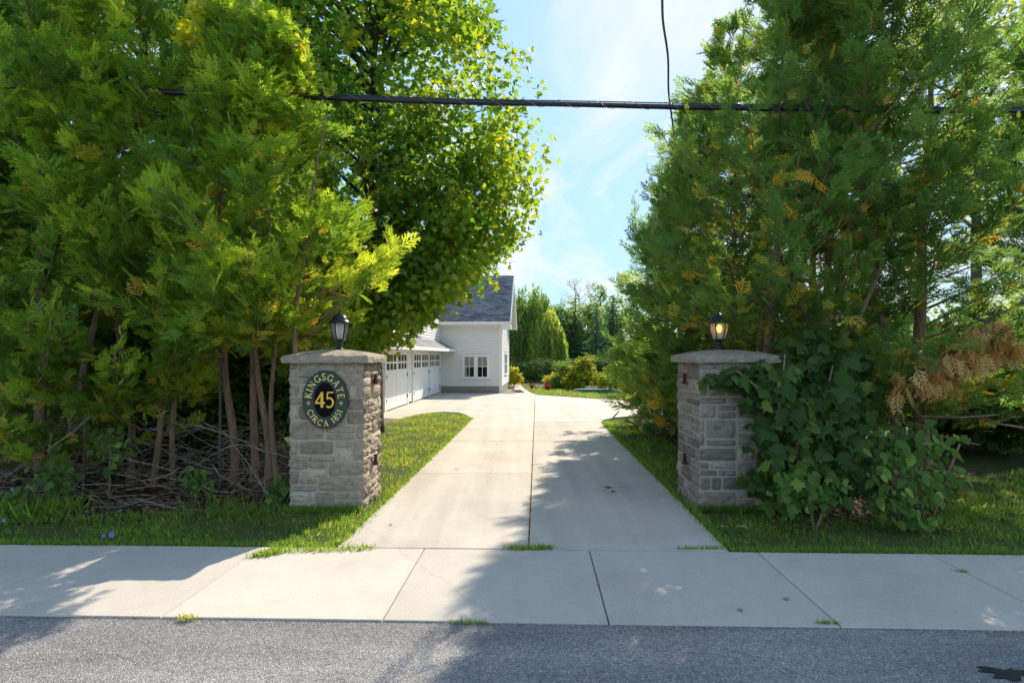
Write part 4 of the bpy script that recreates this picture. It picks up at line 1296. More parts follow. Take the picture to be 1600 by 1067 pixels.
# ---------------------------------------------------------------- broadleaf trees
def broadleaf(name, label, cat, base, trunk_h, trunk_r, cz, rad, ncl, per, clr, leaf, lsize, mat, bark, seed, tint0=.4, sun_tint=.35, group=None, shell=.55, lean=(0, 0), limbs=9, noise_amp=.22, up=.6, keep=None, skirt=1.0, lobe=None):
    r = np.random.default_rng(seed)
    root = empty(name, (base[0], base[1], 0), label=label, cat=cat, group=group)
    c = np.array([lean[0], lean[1], cz]); rd = np.array(rad)
    d = norm(r.normal(0, 1, (ncl * 3, 3)))
    if skirt != 1.0:
        hh = np.hypot(d[:, 0], d[:, 1]); kk = np.where(d[:, 2] < 0, hh ** skirt / np.maximum(hh, 1e-6), 1)
        d[:, 0] *= kk; d[:, 1] *= kk
    # lumpy outline
    ph = r.uniform(0, 6, 6)
    lump = 1 + noise_amp * (np.sin(3.1 * d[:, 0] + ph[0]) * np.sin(4.3 * d[:, 2] + ph[1]) + .7 * np.sin(6.3 * d[:, 1] + ph[2] + 3 * d[:, 2]) * np.sin(7.1 * d[:, 0] + ph[3]))
    rr = (shell + (1 - shell) * r.random(len(d)) ** .6) * lump
    cen = c + d * rd * rr[:, None]
    ok = cen[:, 2] > cz - rd[2] * .98
    if keep is not None: ok &= keep(cen + np.array([base[0], base[1], 0]))
    cen, d, rr = cen[ok][:ncl], d[ok][:ncl], rr[ok][:ncl]
    if lobe is not None:
        q = lobe(r) - np.array([base[0], base[1], 0])
        cen = np.concatenate([cen, q]); rr = np.concatenate([rr, np.full(len(q), .9)])
    n = len(cen)
    crad = clr * r.uniform(.6, 1.3, n)
    off = norm(r.normal(0, 1, (n, per, 3))) * (r.random((n, per, 1)) ** .45) * crad[:, None, None] * np.array([1, 1, .62])
    pos = (cen[:, None, :] + off).reshape(-1, 3)
    outw = np.repeat(norm(cen - c), per, 0)
    ax = norm(outw * .5 + r.normal(0, .7, pos.shape) + np.array([0, 0, -.35]))
    nr = norm(np.array([0, 0, up]) + outw * .35 + r.normal(0, .55, pos.shape))
    sc = lsize * r.uniform(.65, 1.2, len(pos))
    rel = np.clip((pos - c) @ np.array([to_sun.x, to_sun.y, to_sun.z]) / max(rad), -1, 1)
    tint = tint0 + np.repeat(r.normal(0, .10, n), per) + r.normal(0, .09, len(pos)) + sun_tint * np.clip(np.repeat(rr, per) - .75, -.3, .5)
    v, f, t = scatter(leaf, pos, ax, nr, sc, np.clip(tint, 0, 1))
    link('crown', np_mesh('crown', v, f, mat, t), root)
    mb = MB()
    pts = [(0, 0, -.15), (0.02, 0, .3), (.03, -.02, trunk_h * .5), (lean[0] * .3, lean[1] * .3, trunk_h), (lean[0] * .7, lean[1] * .7, cz), (lean[0], lean[1], cz + rd[2] * .55)]
    mb.tube(pts, [trunk_r * 1.5, trunk_r * 1.1, trunk_r, trunk_r * .85, trunk_r * .5, trunk_r * .1], 10)
    mb.build('trunk', bark, root, True)
    mb = MB()
    sel = r.choice(n, min(limbs, n), replace=False)
    for k in sel:
        e = cen[k]
        zz = min(max(trunk_h * .8, e[2] - .55 * np.linalg.norm(e[:2])), cz + rd[2] * .4)
        fr_ = (zz / max(cz, .1))
        s0 = np.array([lean[0] * min(fr_, 1) * .7, lean[1] * min(fr_, 1) * .7, zz])
        m_ = (s0 + e) / 2 + np.array([0, 0, .12 * np.linalg.norm(e - s0)])
        mb.tube([s0, s0 * .6 + m_ * .4, m_, (m_ + e) / 2, e], [trunk_r * .35, trunk_r * .26, trunk_r * .18, trunk_r * .10, trunk_r * .03], 5, False)
    tag(mb.build('limbs', bark, root, True), kind='stuff')
    return root

def maple_keep(p):
    # keep the crown clear above the drive
    return (p[:, 0] < np.where(p[:, 2] > 7.6, -.55, .45 + .25 * np.sin(p[:, 2] * 2.3))) & (p[:, 2] > 1.78 + .198 * p[:, 1] + .81 * p[:, 0]) & (p[:, 2] > 2.0)
def maple_lobe(r):
    x = r.uniform(-3.3, -.85, 105); y = r.uniform(10.4, 12.4, 105)
    zl = np.maximum(1.95, 1.80 + .198 * y + .81 * x)
    return np.stack([x, y, zl + r.random(105) ** 1.3 * 1.6], 1)
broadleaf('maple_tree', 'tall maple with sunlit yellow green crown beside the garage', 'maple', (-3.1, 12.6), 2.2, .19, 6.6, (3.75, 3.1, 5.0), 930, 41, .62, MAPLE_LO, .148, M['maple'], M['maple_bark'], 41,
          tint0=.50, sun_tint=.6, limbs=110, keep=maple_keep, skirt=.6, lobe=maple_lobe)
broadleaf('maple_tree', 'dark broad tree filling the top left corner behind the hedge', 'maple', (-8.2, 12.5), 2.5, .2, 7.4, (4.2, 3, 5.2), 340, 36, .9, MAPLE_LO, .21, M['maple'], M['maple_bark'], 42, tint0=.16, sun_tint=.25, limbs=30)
broadleaf('young_maple', 'young maple poking bright yellow leaves above the left cedars', 'maple', (-3.62, 6.95), 3.8, .016, 5.45, (.34, .3, .85), 26, 15, .22, MAPLE_HI, .13, M['maple'], M['maple_bark'], 43, tint0=.86, sun_tint=.1, limbs=8)
broadleaf('tall_tree', 'thin leaved tall tree behind the cedars at top right', 'tree', (13.6, 16.5), 4, .16, 9.2, (3.2, 2.6, 4.2), 170, 34, .7, MAPLE_LO, .15, M['wood_tree'], M['maple_bark'], 44, tint0=.75, limbs=60, shell=.3)

# ---------------------------------------------------------------- far trees
def willow(label, base, h, rad, seed, n=420, tint0=.5):
    r = np.random.default_rng(seed)
    root = empty('willow_tree', (base[0], base[1], 0), label=label, cat='willow', group='weeping willows beyond the lawn')
    P, A, S, T = [], [], [], []
    for i in range(n):
        a = r.uniform(0, 2 * PI); q = math.sqrt(r.random())
        x, y = rad * q * math.cos(a), rad * q * math.sin(a)
        z1 = h * (1 - .42 * q ** 2.6 + .07 * math.sin(3 * a + seed)) * r.uniform(.80, 1.05)
        ln = min(z1 - .3, r.uniform(.25, .72) * h)
        m = int(ln / .055)
        zz = z1 - np.linspace(0, ln, m)
        sw = r.normal(0, .10)
        pos = np.stack([x * (1 + .05 * (z1 - zz)) + sw * (z1 - zz) * .3 + r.normal(0, .05, m), y + r.normal(0, .05, m), zz], 1)
        P.append(pos); A.append(np.stack([r.normal(0, .35, m), r.normal(0, .35, m), -np.ones(m)], 1))
        S.append(r.uniform(.16, .30, m)); T.append(np.clip(tint0 + r.normal(0, .16) + .22 * (zz / h - .5) + r.normal(0, .05, m), 0, 1))
    P, A, S, T = (np.concatenate(x) for x in (P, A, S, T))
    nr = norm(r.normal(0, 1, P.shape))
    v, f, t = scatter((NARROW[0] * np.array([1, 2.0, 1]), NARROW[1]), P, A, nr, S, T)
    link('crown', np_mesh('crown', v, f, M['willow'], t), root)
    mb = MB(); mb.tube([(0, 0, -.2), (.1, 0, h * .4), (0, 0, h * .8)], [.3, .22, .06], 8); mb.build('trunk', M['maple_bark'], root, True)
def at(px, Y): return ((px - 800) / FPX * Y, Y)
willow('tall weeping willow directly behind the house corner', at(828, 44), 6.7, 2.5, 61, 560, .38)
willow('lower golden topped weeping willow right of the tall one', at(856, 42), 5.1, 1.45, 62, 320, .60)

def spruce(label, base, h, rad, seed, dens=1.0, bare=0):
    r = np.random.default_rng(seed)
    root = empty('spruce_tree', (base[0], base[1], 0), label=label, cat='spruce', group='spruces beyond the lawn')
    mb = MB(); mb.tube([(0, 0, -.2), (0, 0, h * .5), (0, 0, h)], [.16, .10, .02], 8); mb.build('trunk', M['maple_bark'], root, True)
    P, A, S, T = [], [], [], []
    lb = MB()
    for z in np.arange(.5, h * .985, .20 / dens):
        R_ = rad * (1 - z / h) ** .85 * r.uniform(.75, 1.1) + .06
        for k in range(int(7)):
            a = r.uniform(0, 2 * PI)
            m = max(3, int(R_ / .07))
            s = np.linspace(.15, 1, m)
            pos = np.stack([np.cos(a) * R_ * s, np.sin(a) * R_ * s, z - .28 * R_ * s + .16 * R_ * s ** 3], 1)
            P.append(pos + r.normal(0, .03, pos.shape))
            A.append(np.stack([np.cos(a) + r.normal(0, .7, m), np.sin(a) + r.normal(0, .7, m), r.normal(-.35, .3, m)], 1))
            S.append(r.uniform(.16, .30, m)); T.append(np.clip(.45 + r.normal(0, .2, m), 0, 1))
            if k < 2: lb.tube([(0, 0, z), (np.cos(a) * R_ * .6, np.sin(a) * R_ * .6, z - .12 * R_), (np.cos(a) * R_, np.sin(a) * R_, z - .12 * R_)], [.02, .012, .004], 3, False)
    P, A, S, T = (np.concatenate(x) for x in (P, A, S, T))
    if bare:
        k = r.random(len(P)) > bare * np.clip(P[:, 2] / h, .3, 1)
        P, A, S, T = P[k], A[k], S[k], T[k]
    v, f, t = scatter((NARROW[0] * np.array([1, 2.6, 1]), NARROW[1]), P, A, norm(np.array([0, 0, .5]) + r.normal(0, .6, P.shape)), S, T)
    link('crown', np_mesh('crown', v, f, M['spruce'], t), root)
    tag(lb.build('branches', M['maple_bark'], root), kind='stuff')
spruce('thin half bare spruce standing tallest against the sky', at(899, 47), 7.1, 1.5, 71, .8, .55)
spruce('dense drooping spruce right of the half bare one', at(932, 43), 5.2, 1.45, 72, 1.0)
spruce('dark spruce tucked beside the last drive cedar', at(958, 45), 6.6, 1.4, 73, .9)

def bare_tree(label, base, h, seed):
    r = random.Random(seed)
    root = empty('bare_tree', (base[0], base[1], 0), label=label, cat='tree', group='bare trees on the skyline')
    mb = MB()
    mb.tube([(0, 0, -.2), (.1, 0, h * .5), (0, .1, h)], [.14, .09, .02], 6)
    mb.build('trunk', M['maple_bark'], root, True)
    mb = MB()
    def grow(p, d, ln, rad, lvl):
        q = p + d * ln
        mb.tube([p, p + d * ln * .5 + Vector((r.uniform(-1, 1), r.uniform(-1, 1), r.uniform(-1, 1))) * ln * .05, q], [rad, rad * .8, rad * .6], 4, False)
        if lvl == 0: return
        for k in range(3):
            nd = (d + Vector((r.uniform(-1, 1), r.uniform(-1, 1), r.uniform(-.2, .9))) * .7).normalized()
            grow(p + d * ln * r.uniform(.5, 1), nd, ln * r.uniform(.55, .8), rad * .6, lvl - 1)
    for k in range(16):
        z = h * r.uniform(.35, .95); a = r.uniform(0, 2 * PI)
        grow(Vector((0, 0, z)), Vector((math.cos(a), math.sin(a), .8)).normalized(), h * .14, .022, 3)
    tag(mb.build('limbs', M['maple_bark'], root), kind='stuff')
bare_tree('leafless tree behind the half bare spruce', at(905, 52), 7.6, 5)
bare_tree('leafless tree in the gap right of the willows', at(868, 54), 6.6, 6)

far = [(880, 48, 6.0, 1.7, .35, 'green woodland tree between the golden willow and the spruce'),
       (918, 50, 6.8, 1.8, .70, 'yellowing woodland tree between the two spruces'),
       (945, 52, 7.4, 2.0, .35, 'round woodland tree right of the drooping spruce'),
       (985, 46, 7.0, 2.4, .40, 'woodland tree showing just behind the drive cedars'),
       (845, 52, 5.0, 2.2, .25, 'dark woodland tree behind the two willows'),
       (1060, 44, 8.0, 3.0, .35, 'woodland tree hidden mostly by the drive cedars'),
       (790, 54, 6.4, 2.2, .30, 'woodland tree rising behind the house roof end')]
for i, (px, Y, h, rad, t0, lb) in enumerate(far):
    broadleaf('woodland_tree', lb, 'tree', at(px, Y), h * .2, .13, h * .54, (rad, rad, h * .5), 150, 40, .55, DIAMOND, .24, M['wood_tree'], M['maple_bark'], 80 + i, tint0=t0, group='woodland beyond the lawn', limbs=16, shell=.35)
# dark wood behind everything
r = np.random.default_rng(91)
n = 24000
X = r.uniform(-55, 75, n); Y = r.uniform(56, 74, n)
top = 3.6 + 1.3 * np.sin(X * .31) + .9 * np.sin(X * .83 + 1) + .03 * np.abs(X)
pos = np.stack([X, Y, top * r.random(n) ** .7], 1)
v, f, t = scatter(DIAMOND, pos, norm(r.normal(0, 1, (n, 3))), norm(r.normal(0, 1, (n, 3)) + np.array([0, 0, .5])), r.uniform(.5, 1.0, n), np.clip(r.normal(.3, .2, n), 0, 1))
tag(link('distant_wood', np_mesh('distant_wood', v, f, M['wood_tree'], t)), label='dark band of far woodland behind the garden trees', cat='woodland', kind='stuff')

bushes = [(345, 9.6, 2.0, .95, M['maple_dark'], .25, 'dark bush behind the twin cedar trunks'), (255, 9.9, 1.8, 1.0, M['maple_dark'], .25, 'dark bush behind the thin straight stems'), (425, 10.2, 1.9, .7, M['maple_dark'], .25, 'dark bush just behind the signed pillar'),
          (85, 10.5, 1.5, 1.3, M['maple_dark'], .3, 'dark bush behind the hedge at far left'), (210, 10.8, 1.1, 1.0, M['maple_dark'], .3, 'dark bush behind the hedge below the middle cedars'), (20, 12, 2.0, 1.6, M['maple_dark'], .2, 'big dark bush at the left edge beyond the hedge'),
          (1540, 10.2, 1.7, 1.2, M['maple_dark'], .5, 'dark bush far behind the shrub at the right edge'), (1440, 12, 2.2, 1.6, M['maple_dark'], .4, 'dark bush behind the right cedars'),
          (888, 30, 1.5, .75, M['shrub_leaf'], .75, 'silvery green bush left of the bright yellow bush'),
          (912, 29.5, 1.75, .62, M['yellow_bush'], .25, 'bright yellow green bush beyond the lawn'),
          (896, 28.9, .9, .45, M['yellow_bush'], .3, 'small yellow bush at the foot of the silvery one'),
          (866, 30.5, .7, .55, M['yellow_bush'], .75, 'low golden shrub behind the right red flower pot'),
          (945, 30, .8, 1.3, M['yellow_bush'], .2, 'low lime green clump behind the teal edging'),
          (968, 27, 1.5, .8, M['shrub_leaf'], .9, 'leafy bush beside the last drive cedar'),
          (985, 24, 1.5, .9, M['shrub_leaf'], .7, 'green shrub at the end of the lawn by the cedars'),
          (803, 31.5, 1.15, .40, M['yellow_bush'], .8, 'golden shrub against the side wall of the house'),
          (876, 29.6, .55, .6, M['shrub_leaf'], .35, 'dark low shrub below the silvery bush'),
          (915, 36, 1.6, 2.2, M['maple_dark'], .2, 'dark undergrowth bush below the half bare spruce'),
          (850, 38, 1.4, 2.2, M['maple_dark'], .1, 'dark undergrowth bush below the golden willow'),
          (960, 36, 1.8, 1.8, M['maple_dark'], .2, 'dark undergrowth bush below the drooping spruce')]
for i, (px, Y, h, rad, mt, t0, lb) in enumerate(bushes):
    broadleaf('garden_bush', lb, 'bush', at(px, Y), h * .2, .03, h * .52, (rad, rad * .8, h * .5), int(max(60, 75 * rad * h)), 24, .22 if Y > 20 else .34, OVATE, .13 if Y > 20 else .17, mt, M['maple_bark'], 110 + i, tint0=t0, group='bushes beyond the lawn', limbs=12, shell=.35)

# ---------------------------------------------------------------- garden things beyond the drive
def pot(px, Y, s, label):
    x, y = at(px, Y)
    root = empty('flower_pot', (x, y, -.02), label=label, cat='flower pot', group='red flower pots by the lawn')
    mb = MB(); mb.lathe([(.10 * s, 0), (.15 * s, .20 * s), (.17 * s, .20 * s), (.17 * s, .25 * s), (.14 * s, .25 * s), (.13 * s, .22 * s)], 14)
    mb.build('pot', M['red'], root, True)
    r = np.random.default_rng(int(px))
    n = 170
    d = norm(r.normal(0, 1, (n, 3)) + np.array([0, 0, .6]))
    v, f, t = scatter(OVATE, d * .15 * s + np.array([0, 0, .27 * s]), d + r.normal(0, .5, (n, 3)), d, r.uniform(.05, .09, n) * s, r.random(n))
    link('blossoms', np_mesh('blossoms', v, f, M['red'], t), root)
pot(831, 29.5, .72, 'red flower pot nearest the end of the path')
pot(855.5, 28.2, .85, 'red flower pot on the lawn edge under the golden shrub')
x, y = at(935, 26.4)
mb = MB()
mb.box(-.95, .95, -.18, .18, .0, .13, .03); mb.box(-.99, .99, -.22, .22, .13, .165, .01)
tag(mb.build('garden_trough', M['teal'], loc=(x, y, -.02)), 'long low teal garden trough lying across the lawn edge', 'trough').rotation_euler = (0, 0, -.12)
rk = [(843, 29.3, .16), (848, 29.1, .13), (838, 29.6, .14), (902, 27.2, .17), (908, 27.0, .14), (897, 27.4, .12), (806, 26.6, .14), (811, 26.3, .17), (816, 26.2, .12), (803, 27.2, .12)]
for i, (px, Y, s) in enumerate(rk):
    r = np.random.default_rng(200 + i)
    mb = MB()
    nn = 9
    prof = [(.6, 0), (1.0, .25), (.85, .6), (.4, .85), (.05, .9)]
    mb.lathe([(a * s, b * s) for a, b in prof], nn)
    mb.v = [(p[0] * r.uniform(.8, 1.25), p[1] * r.uniform(.8, 1.2), p[2] * r.uniform(.85, 1.1)) for p in mb.v]
    x, y = at(px, Y)
    side = 'beside the red pots' if i < 3 else ('at the end of the teal trough' if i < 6 else 'in the gravel at the house corner')
    which = ['nearest the middle between', 'closest to the lawn pot in', 'closest to the path in', 'largest and middle of', 'right hand of', 'left hand of', 'second in', 'largest of', 'rightmost of', 'first in'][i]
    tag(mb.build('garden_stone', M['rock'], loc=(x, y, -.03)), 'small grey stone, ' + which + ' the stones ' + side, 'stone', 'garden stones ' + side)

# ---------------------------------------------------------------- overhead cables
def cz_(X): return 4.715 - .038 * X + .0016 * X * X
CY = lambda X: 6.7 + SL * X
cab = empty('overhead_cable', (0, 6.7, 0), label='black bundled cable strung across the picture in front of the maple and the sky', cat='cable')
xs = np.linspace(-16, 16, 90)
for (oy, oz, rad) in ((0, 0, .018), (-.022, -.023, .013), (.010, -.030, .012), (-.010, .023, .007)):
    mb = MB(); mb.tube([(x, CY(x) - 6.7 + oy + .006 * math.sin(x * 1.3 + oz * 90), cz_(x) + oz + .003 * math.sin(x * 2.1)) for x in xs], rad, 8)
    mb.build('conductor', M['cable'], cab, True)
mb = MB()
for s0 in (0,):
    pts = []
    for x in np.linspace(-12, 12, 1500):
        a = 2 * PI * x / .42
        pts.append((x, CY(x) - 6.7 - .008 + .038 * math.cos(a), cz_(x) - .009 + .040 * math.sin(a)))
    mb.tube(pts, .0028, 3, False)
mb.build('lashing_wire', M['steel'], cab)
mb = MB()
P0, P1 = Vector((1.50, 5.0, 5.55)), Vector((3.7, 12.5, 6.2))
pts = []
for i in range(40):
    t = i / 39
    Y = 5.6 + 6.4 * t
    px = 1028 + 26 * t ** .8 + 1.5 * math.sin(t * 17)
    py = -40 + 300 * t ** 1.1
    pts.append(((px - 800) / FPX * Y, Y, EYE + (HZ - py) / FPX * Y))
mb.tube(pts, .016, 6)
tag(mb.build('service_wire', M['cable'], None, True), 'thin dark service wire hanging down from the top of the sky', 'wire')

# ---------------------------------------------------------------- maple sapling and shrubs by the right pillar
def leaf_mesh(tpl, mat, seed, name='leaf'):
    v, f = tpl
    r = np.random.default_rng(seed)
    v = v.copy(); v[:, 2] += r.normal(0, .025, len(v))
    return np_mesh(name, v, f, mat, np.full(len(v), 0) + [.1, .3, .5, .7, .95][seed % 5], False)
def leafy(name, label, cat, base, stems, mat, tpl, count, lsize, seed, place, facing=(0, -1, .55), jit=.5, bark=None, extra=0):
    r = np.random.default_rng(seed)
    root = empty(name, (base[0], base[1], 0), label=label, cat=cat)
    for st_ in stems:
        mb = MB(); mb.tube(st_, [.012 * (1 - .7 * i / len(st_)) + .003 for i in range(len(st_))], 6)
        mb.build('stem', bark or M['cedar_bark'], root, True)
    ms = [leaf_mesh(tpl, mat, s) for s in range(5)]
    pos = place(r, count + extra)
    fc = np.array(facing)
    def frames(pos):
        nr = norm(fc + r.normal(0, jit, pos.shape))
        ax = norm(np.array([0, -.25, -.75]) + r.normal(0, .55, pos.shape))
        return nr, ax
    nr, ax = frames(pos)
    for i in range(count):
        a = Vector(ax[i]); n_ = Vector(nr[i])
        s_ = n_.cross(a).normalized(); u_ = a.cross(s_)
        s = lsize * r.choice([.45, .65, .85, 1.0, 1.2]) * r.uniform(.85, 1.15)
        o = link('leaf', ms[int(r.choice(5, p=[.25, .3, .25, .13, .07]))], root)
        o.matrix_local = Matrix(((a.x * s, s_.x * s, u_.x * s, pos[i][0]), (a.y * s, s_.y * s, u_.y * s, pos[i][1]), (a.z * s, s_.z * s, u_.z * s, pos[i][2]), (0, 0, 0, 1)))
    if extra:
        k = slice(count, count + extra)
        p2 = pos[k] + np.array([0, .22, 0])
        v, f, t = scatter(tpl, p2, ax[k], nr[k], lsize * r.uniform(.6, 1.1, extra), np.clip(r.normal(.3, .2, extra), 0, 1))
        tag(link('inner_leaves', np_mesh('inner_leaves', v, f, mat, t), root), kind='stuff')
    return root

def blob(cs):
    cs = np.array(cs)
    w = cs[:, 3] * cs[:, 5]
    w = w / w.sum()
    def place(r, n):
        k = r.choice(len(cs), n, p=w)
        d = norm(r.normal(0, 1, (n, 3))) * (r.random((n, 1)) ** .5)
        p = cs[k, :3] + d * cs[k, 3:6]
        o = np.argsort(p[:, 1])                          # nearest the street first
        return p[o]
    return place
def bp(px, py, Y): return ((px - 800) / FPX * Y, Y, EYE - (py - HZ) / FPX * Y)
def blobs(items, base):
    out = []
    for px, py, Y, rx_, rz_, ry_ in items:
        x, y, z = bp(px, py, Y)
        k = Y / FPX
        out.append((x - base[0], y - base[1], z, rx_ * k, ry_, rz_ * k))
    return out
b1 = (3.28, 5.95)
S1 = blobs([(1150, 590, 5.85, 46, 20, .12), (1215, 600, 5.85, 60, 45, .16), (1235, 680, 5.8, 60, 60, .18), (1225, 745, 5.8, 52, 40, .16), (1290, 560, 5.95, 55, 50, .2), (1300, 640, 5.8, 60, 70, .2), (1310, 730, 5.75, 60, 55, .2), (1345, 600, 5.95, 45, 60, .2)], b1)
leafy('maple_sapling', 'dark leaved maple sapling spreading across the front of the right pillar', 'sapling', b1,
      [[(-.10, 0, -.05), (-.25, -.02, .5), (-.33, -.03, 1.1), (-.42, -.02, 1.55), (-.38, .03, 1.72)], [(-.1, 0, 0), (-.2, -.05, .6), (-.5, -.08, 1.2), (-.95, -.1, 1.55)], [(0, .02, -.05), (.08, -.02, .6), (.02, 0, 1.2), (.12, .02, 1.6)], [(.05, 0, 0), (.2, -.05, .7), (.4, -.02, 1.4)]],
      M['maple_dark'], MAPLE_HI, 300, .165, 301, blob(S1), extra=650)
b2 = (4.05, 5.55)
S2 = blobs([(1400, 720, 5.5, 62, 50, .18), (1440, 690, 5.55, 60, 40, .2), (1420, 780, 5.4, 55, 45, .16), (1380, 770, 5.45, 40, 50, .16), (1470, 740, 5.5, 45, 45, .16)], b2)
leafy('leafy_shrub', 'mid green oval leaved shrub right of the maple sapling', 'shrub', b2,
      [[(0, 0, -.05), (-.05, -.05, .4), (-.1, -.1, .8)], [(.05, 0, -.05), (.15, -.05, .4), (.3, -.08, .85)], [(-.05, 0, 0), (-.2, -.05, .3), (-.35, -.1, .6)]],
      M['shrub_leaf'], OVATE, 230, .125, 302, blob(S2), extra=220)
b3 = (2.95, 5.5)
S3 = blobs([(1245, 755, 5.45, 50, 28, .16), (1290, 765, 5.45, 36, 35, .14), (1230, 785, 5.45, 30, 25, .12)], b3)
leafy('low_leafy_plant', 'bright green low plant at the foot of the right pillar', 'plant', b3,
      [[(0, 0, -.05), (-.05, -.02, .25), (-.12, -.05, .5)], [(0, 0, -.05), (.1, -.02, .25), (.2, -.05, .45)]],
      M['shrub_leaf'], MAPLE_HI, 120, .105, 303, blob(S3), extra=0)
# weeds in the left hedge
for i, (px, py, Y, s, lb) in enumerate([(305, 755, 6.5, 26, 'leafy green weed in front of the thin straight stems'), (437, 768, 6.4, 20, 'small leafy weed against the left side of the signed pillar'),
                                        (130, 640, 7.0, 30, 'leafy vine low among the dead twigs at left'), (170, 700, 6.6, 34, 'broad leaved seedling among the dead twigs'), (40, 770, 6.0, 40, 'tangled weed at the left edge by the pavement'), (90, 745, 6.2, 30, 'green weed beside the brush at far left')]):
    x, y, z = bp(px, py, Y)
    b = (x, y)
    leafy('hedge_weed', lb, 'weed', b, [[(0, 0, -.03), (.02, 0, max(z, .1))]], M['shrub_leaf'], MAPLE_HI if i % 2 else OVATE, 60, .10, 320 + i, blob([(0, 0, max(z, .12), s * Y / FPX, .14, s * 1.1 * Y / FPX)]))

# dead tan branch on the right cedar
cr_ = [o for o in bpy.data.objects if o.get('label', '').startswith('broad cedar at the right edge')][0]
r = np.random.default_rng(77)
P, A, S = [], [], []
path = [(1420, 606), (1455, 600), (1480, 578), (1500, 560), (1530, 535), (1556, 520), (1572, 548)]
mb = MB()
w3 = [Vector(bp(px, py - 12, 5.62 + .03 * i)) - Vector((5.25, 7.15, 0)) for i, (px, py) in enumerate(path)]
mb.tube([w3[-1] + Vector((.25, .8, .35))] + [w3[5]] + [w3[4]] + [w3[3]] + [w3[2]] + [w3[1]] + [w3[0]], [.02, .015, .012, .01, .008, .006, .003], 5)
mb.build('dead_branch', M['twig'], cr_)
for i, p in enumerate(w3):
    n = [10, 26, 34, 34, 34, 36, 26][i]
    P.append(np.array(p) + r.normal(0, 1, (n, 3)) * np.array([.08, .05, .055])); A.append(np.array([-.15, -.2, -1]) + r.normal(0, .38, (n, 3))); S.append(r.uniform(.14, .27, n))
P, A, S = (np.concatenate(x) for x in (P, A, S))
v, f, t = scatter(SPRAYS[0], P, A, norm(r.normal(0, 1, P.shape) + np.array([0, -.6, 0])), S, r.random(len(P)))
tag(link('dead_spray', np_mesh('dead_spray', v, f, M['cedar_dead'], t), cr_), label='tan dead foliage hanging at the end of the branch')

# long bare limbs seen in the dark under the right cedars
for i, pp in enumerate([[(1305, 545, 6.4), (1345, 490, 6.4), (1372, 430, 6.5), (1402, 340, 6.7)], [(1430, 650, 6.2), (1500, 652, 6.1), (1560, 648, 6.0)], [(1400, 600, 6.5), (1430, 640, 6.3), (1465, 680, 6.1), (1530, 695, 6.0)], [(1600, 668, 6.0), (1560, 662, 6.1), (1500, 640, 6.4)]]):
    mb = MB(); w = [Vector(bp(*q)) - Vector((5.25, 7.15, 0)) for q in pp]
    k = .034 if i == 0 else .014
    mb.tube(w, [k * (1 - .6 * j / len(w)) for j in range(len(w))], 7)
    mb.build('bare_limb', M['cedar_bark'], cr_, True)

# ---------------------------------------------------------------- brush, litter, grass
r = random.Random(5)
mb = MB()
for i in range(430):
    x = r.uniform(-8.5, -2.6); y = r.uniform(6.2, 8.6); z = .9 * r.random() ** 1.7
    a = r.gauss(.25, .55) + (PI if r.random() < .5 else 0)
    ln = r.uniform(.35, 1.35); el = r.gauss(.10, .38)
    d = Vector((math.cos(a) * math.cos(el), .5 * math.sin(a), math.sin(el)))
    p = Vector((x, y, z)); pts = []
    bend = Vector((r.uniform(-.5, .5), r.uniform(-.3, .3), r.uniform(-.9, .5)))
    for k in range(6):
        t = k / 5
        q = p + d * ln * (t - .5) + bend * (t - .5) ** 2 * ln + Vector((r.uniform(-1, 1), r.uniform(-1, 1), r.uniform(-1, 1))) * .022
        q.z = max(q.z, .0)
        pts.append(q)
    k = r.uniform(.0022, .0075)
    mb.tube(pts, [k, k, k * .85, k * .7, k * .5, k * .25], 4, False)
    for _ in range(2):                                    # forked side twigs
        j = r.randint(1, 4)
        e = pts[j] + (pts[j + 1] - pts[j]).normalized() * r.uniform(.1, .25) + Vector((r.uniform(-1, 1), r.uniform(-.6, .6), r.uniform(-.3, 1))) * r.uniform(.08, .2)
        e.z = max(e.z, 0)
        mb.tube([pts[j], (pts[j] + e) / 2 + Vector((0, 0, .015)), e], [k * .5, k * .4, k * .15], 3, False)
tag(mb.build('dead_brush', M['twig']), 'tangle of grey dead twigs under the left hedge', 'brush', kind='stuff')

def litter(polys, n, seed):
    r = np.random.default_rng(seed)
    P = []
    for poly, k in polys:
        q = np.array(poly)
        x = r.uniform(q[:, 0].min(), q[:, 0].max(), k * 4); y = r.uniform(q[:, 1].min(), q[:, 1].max(), k * 4)
        ok = in_poly(x, y, poly)
        P.append(np.stack([x[ok][:k], y[ok][:k], r.uniform(-.02, .03, len(x[ok][:k]))], 1))
    P = np.concatenate(P)
    n = len(P)
    return scatter(DIAMOND, P, r.normal(0, 1, (n, 3)) * np.array([1, 1, .2]), np.array([0, 0, 1]) + r.normal(0, .35, (n, 3)), r.uniform(.03, .09, n), r.random(n))
v, f, t = litter([([(-9, 5.75), (-4.4, 5.8), (-2.5, 6.1), (-2.5, 8.5), (-9, 9)], 9000), ([(2.6, 5.5), (4.6, 5.5), (6.5, 8), (3, 8)], 1500), ([(3.0, 8), (4.5, 8), (4.5, 15), (3.0, 15)], 1500)], 0, 9)
tag(link('leaf_litter', np_mesh('leaf_litter', v, f, M['litter'], t)), 'brown fallen leaves covering the soil under the hedges', 'leaf litter', kind='stuff')

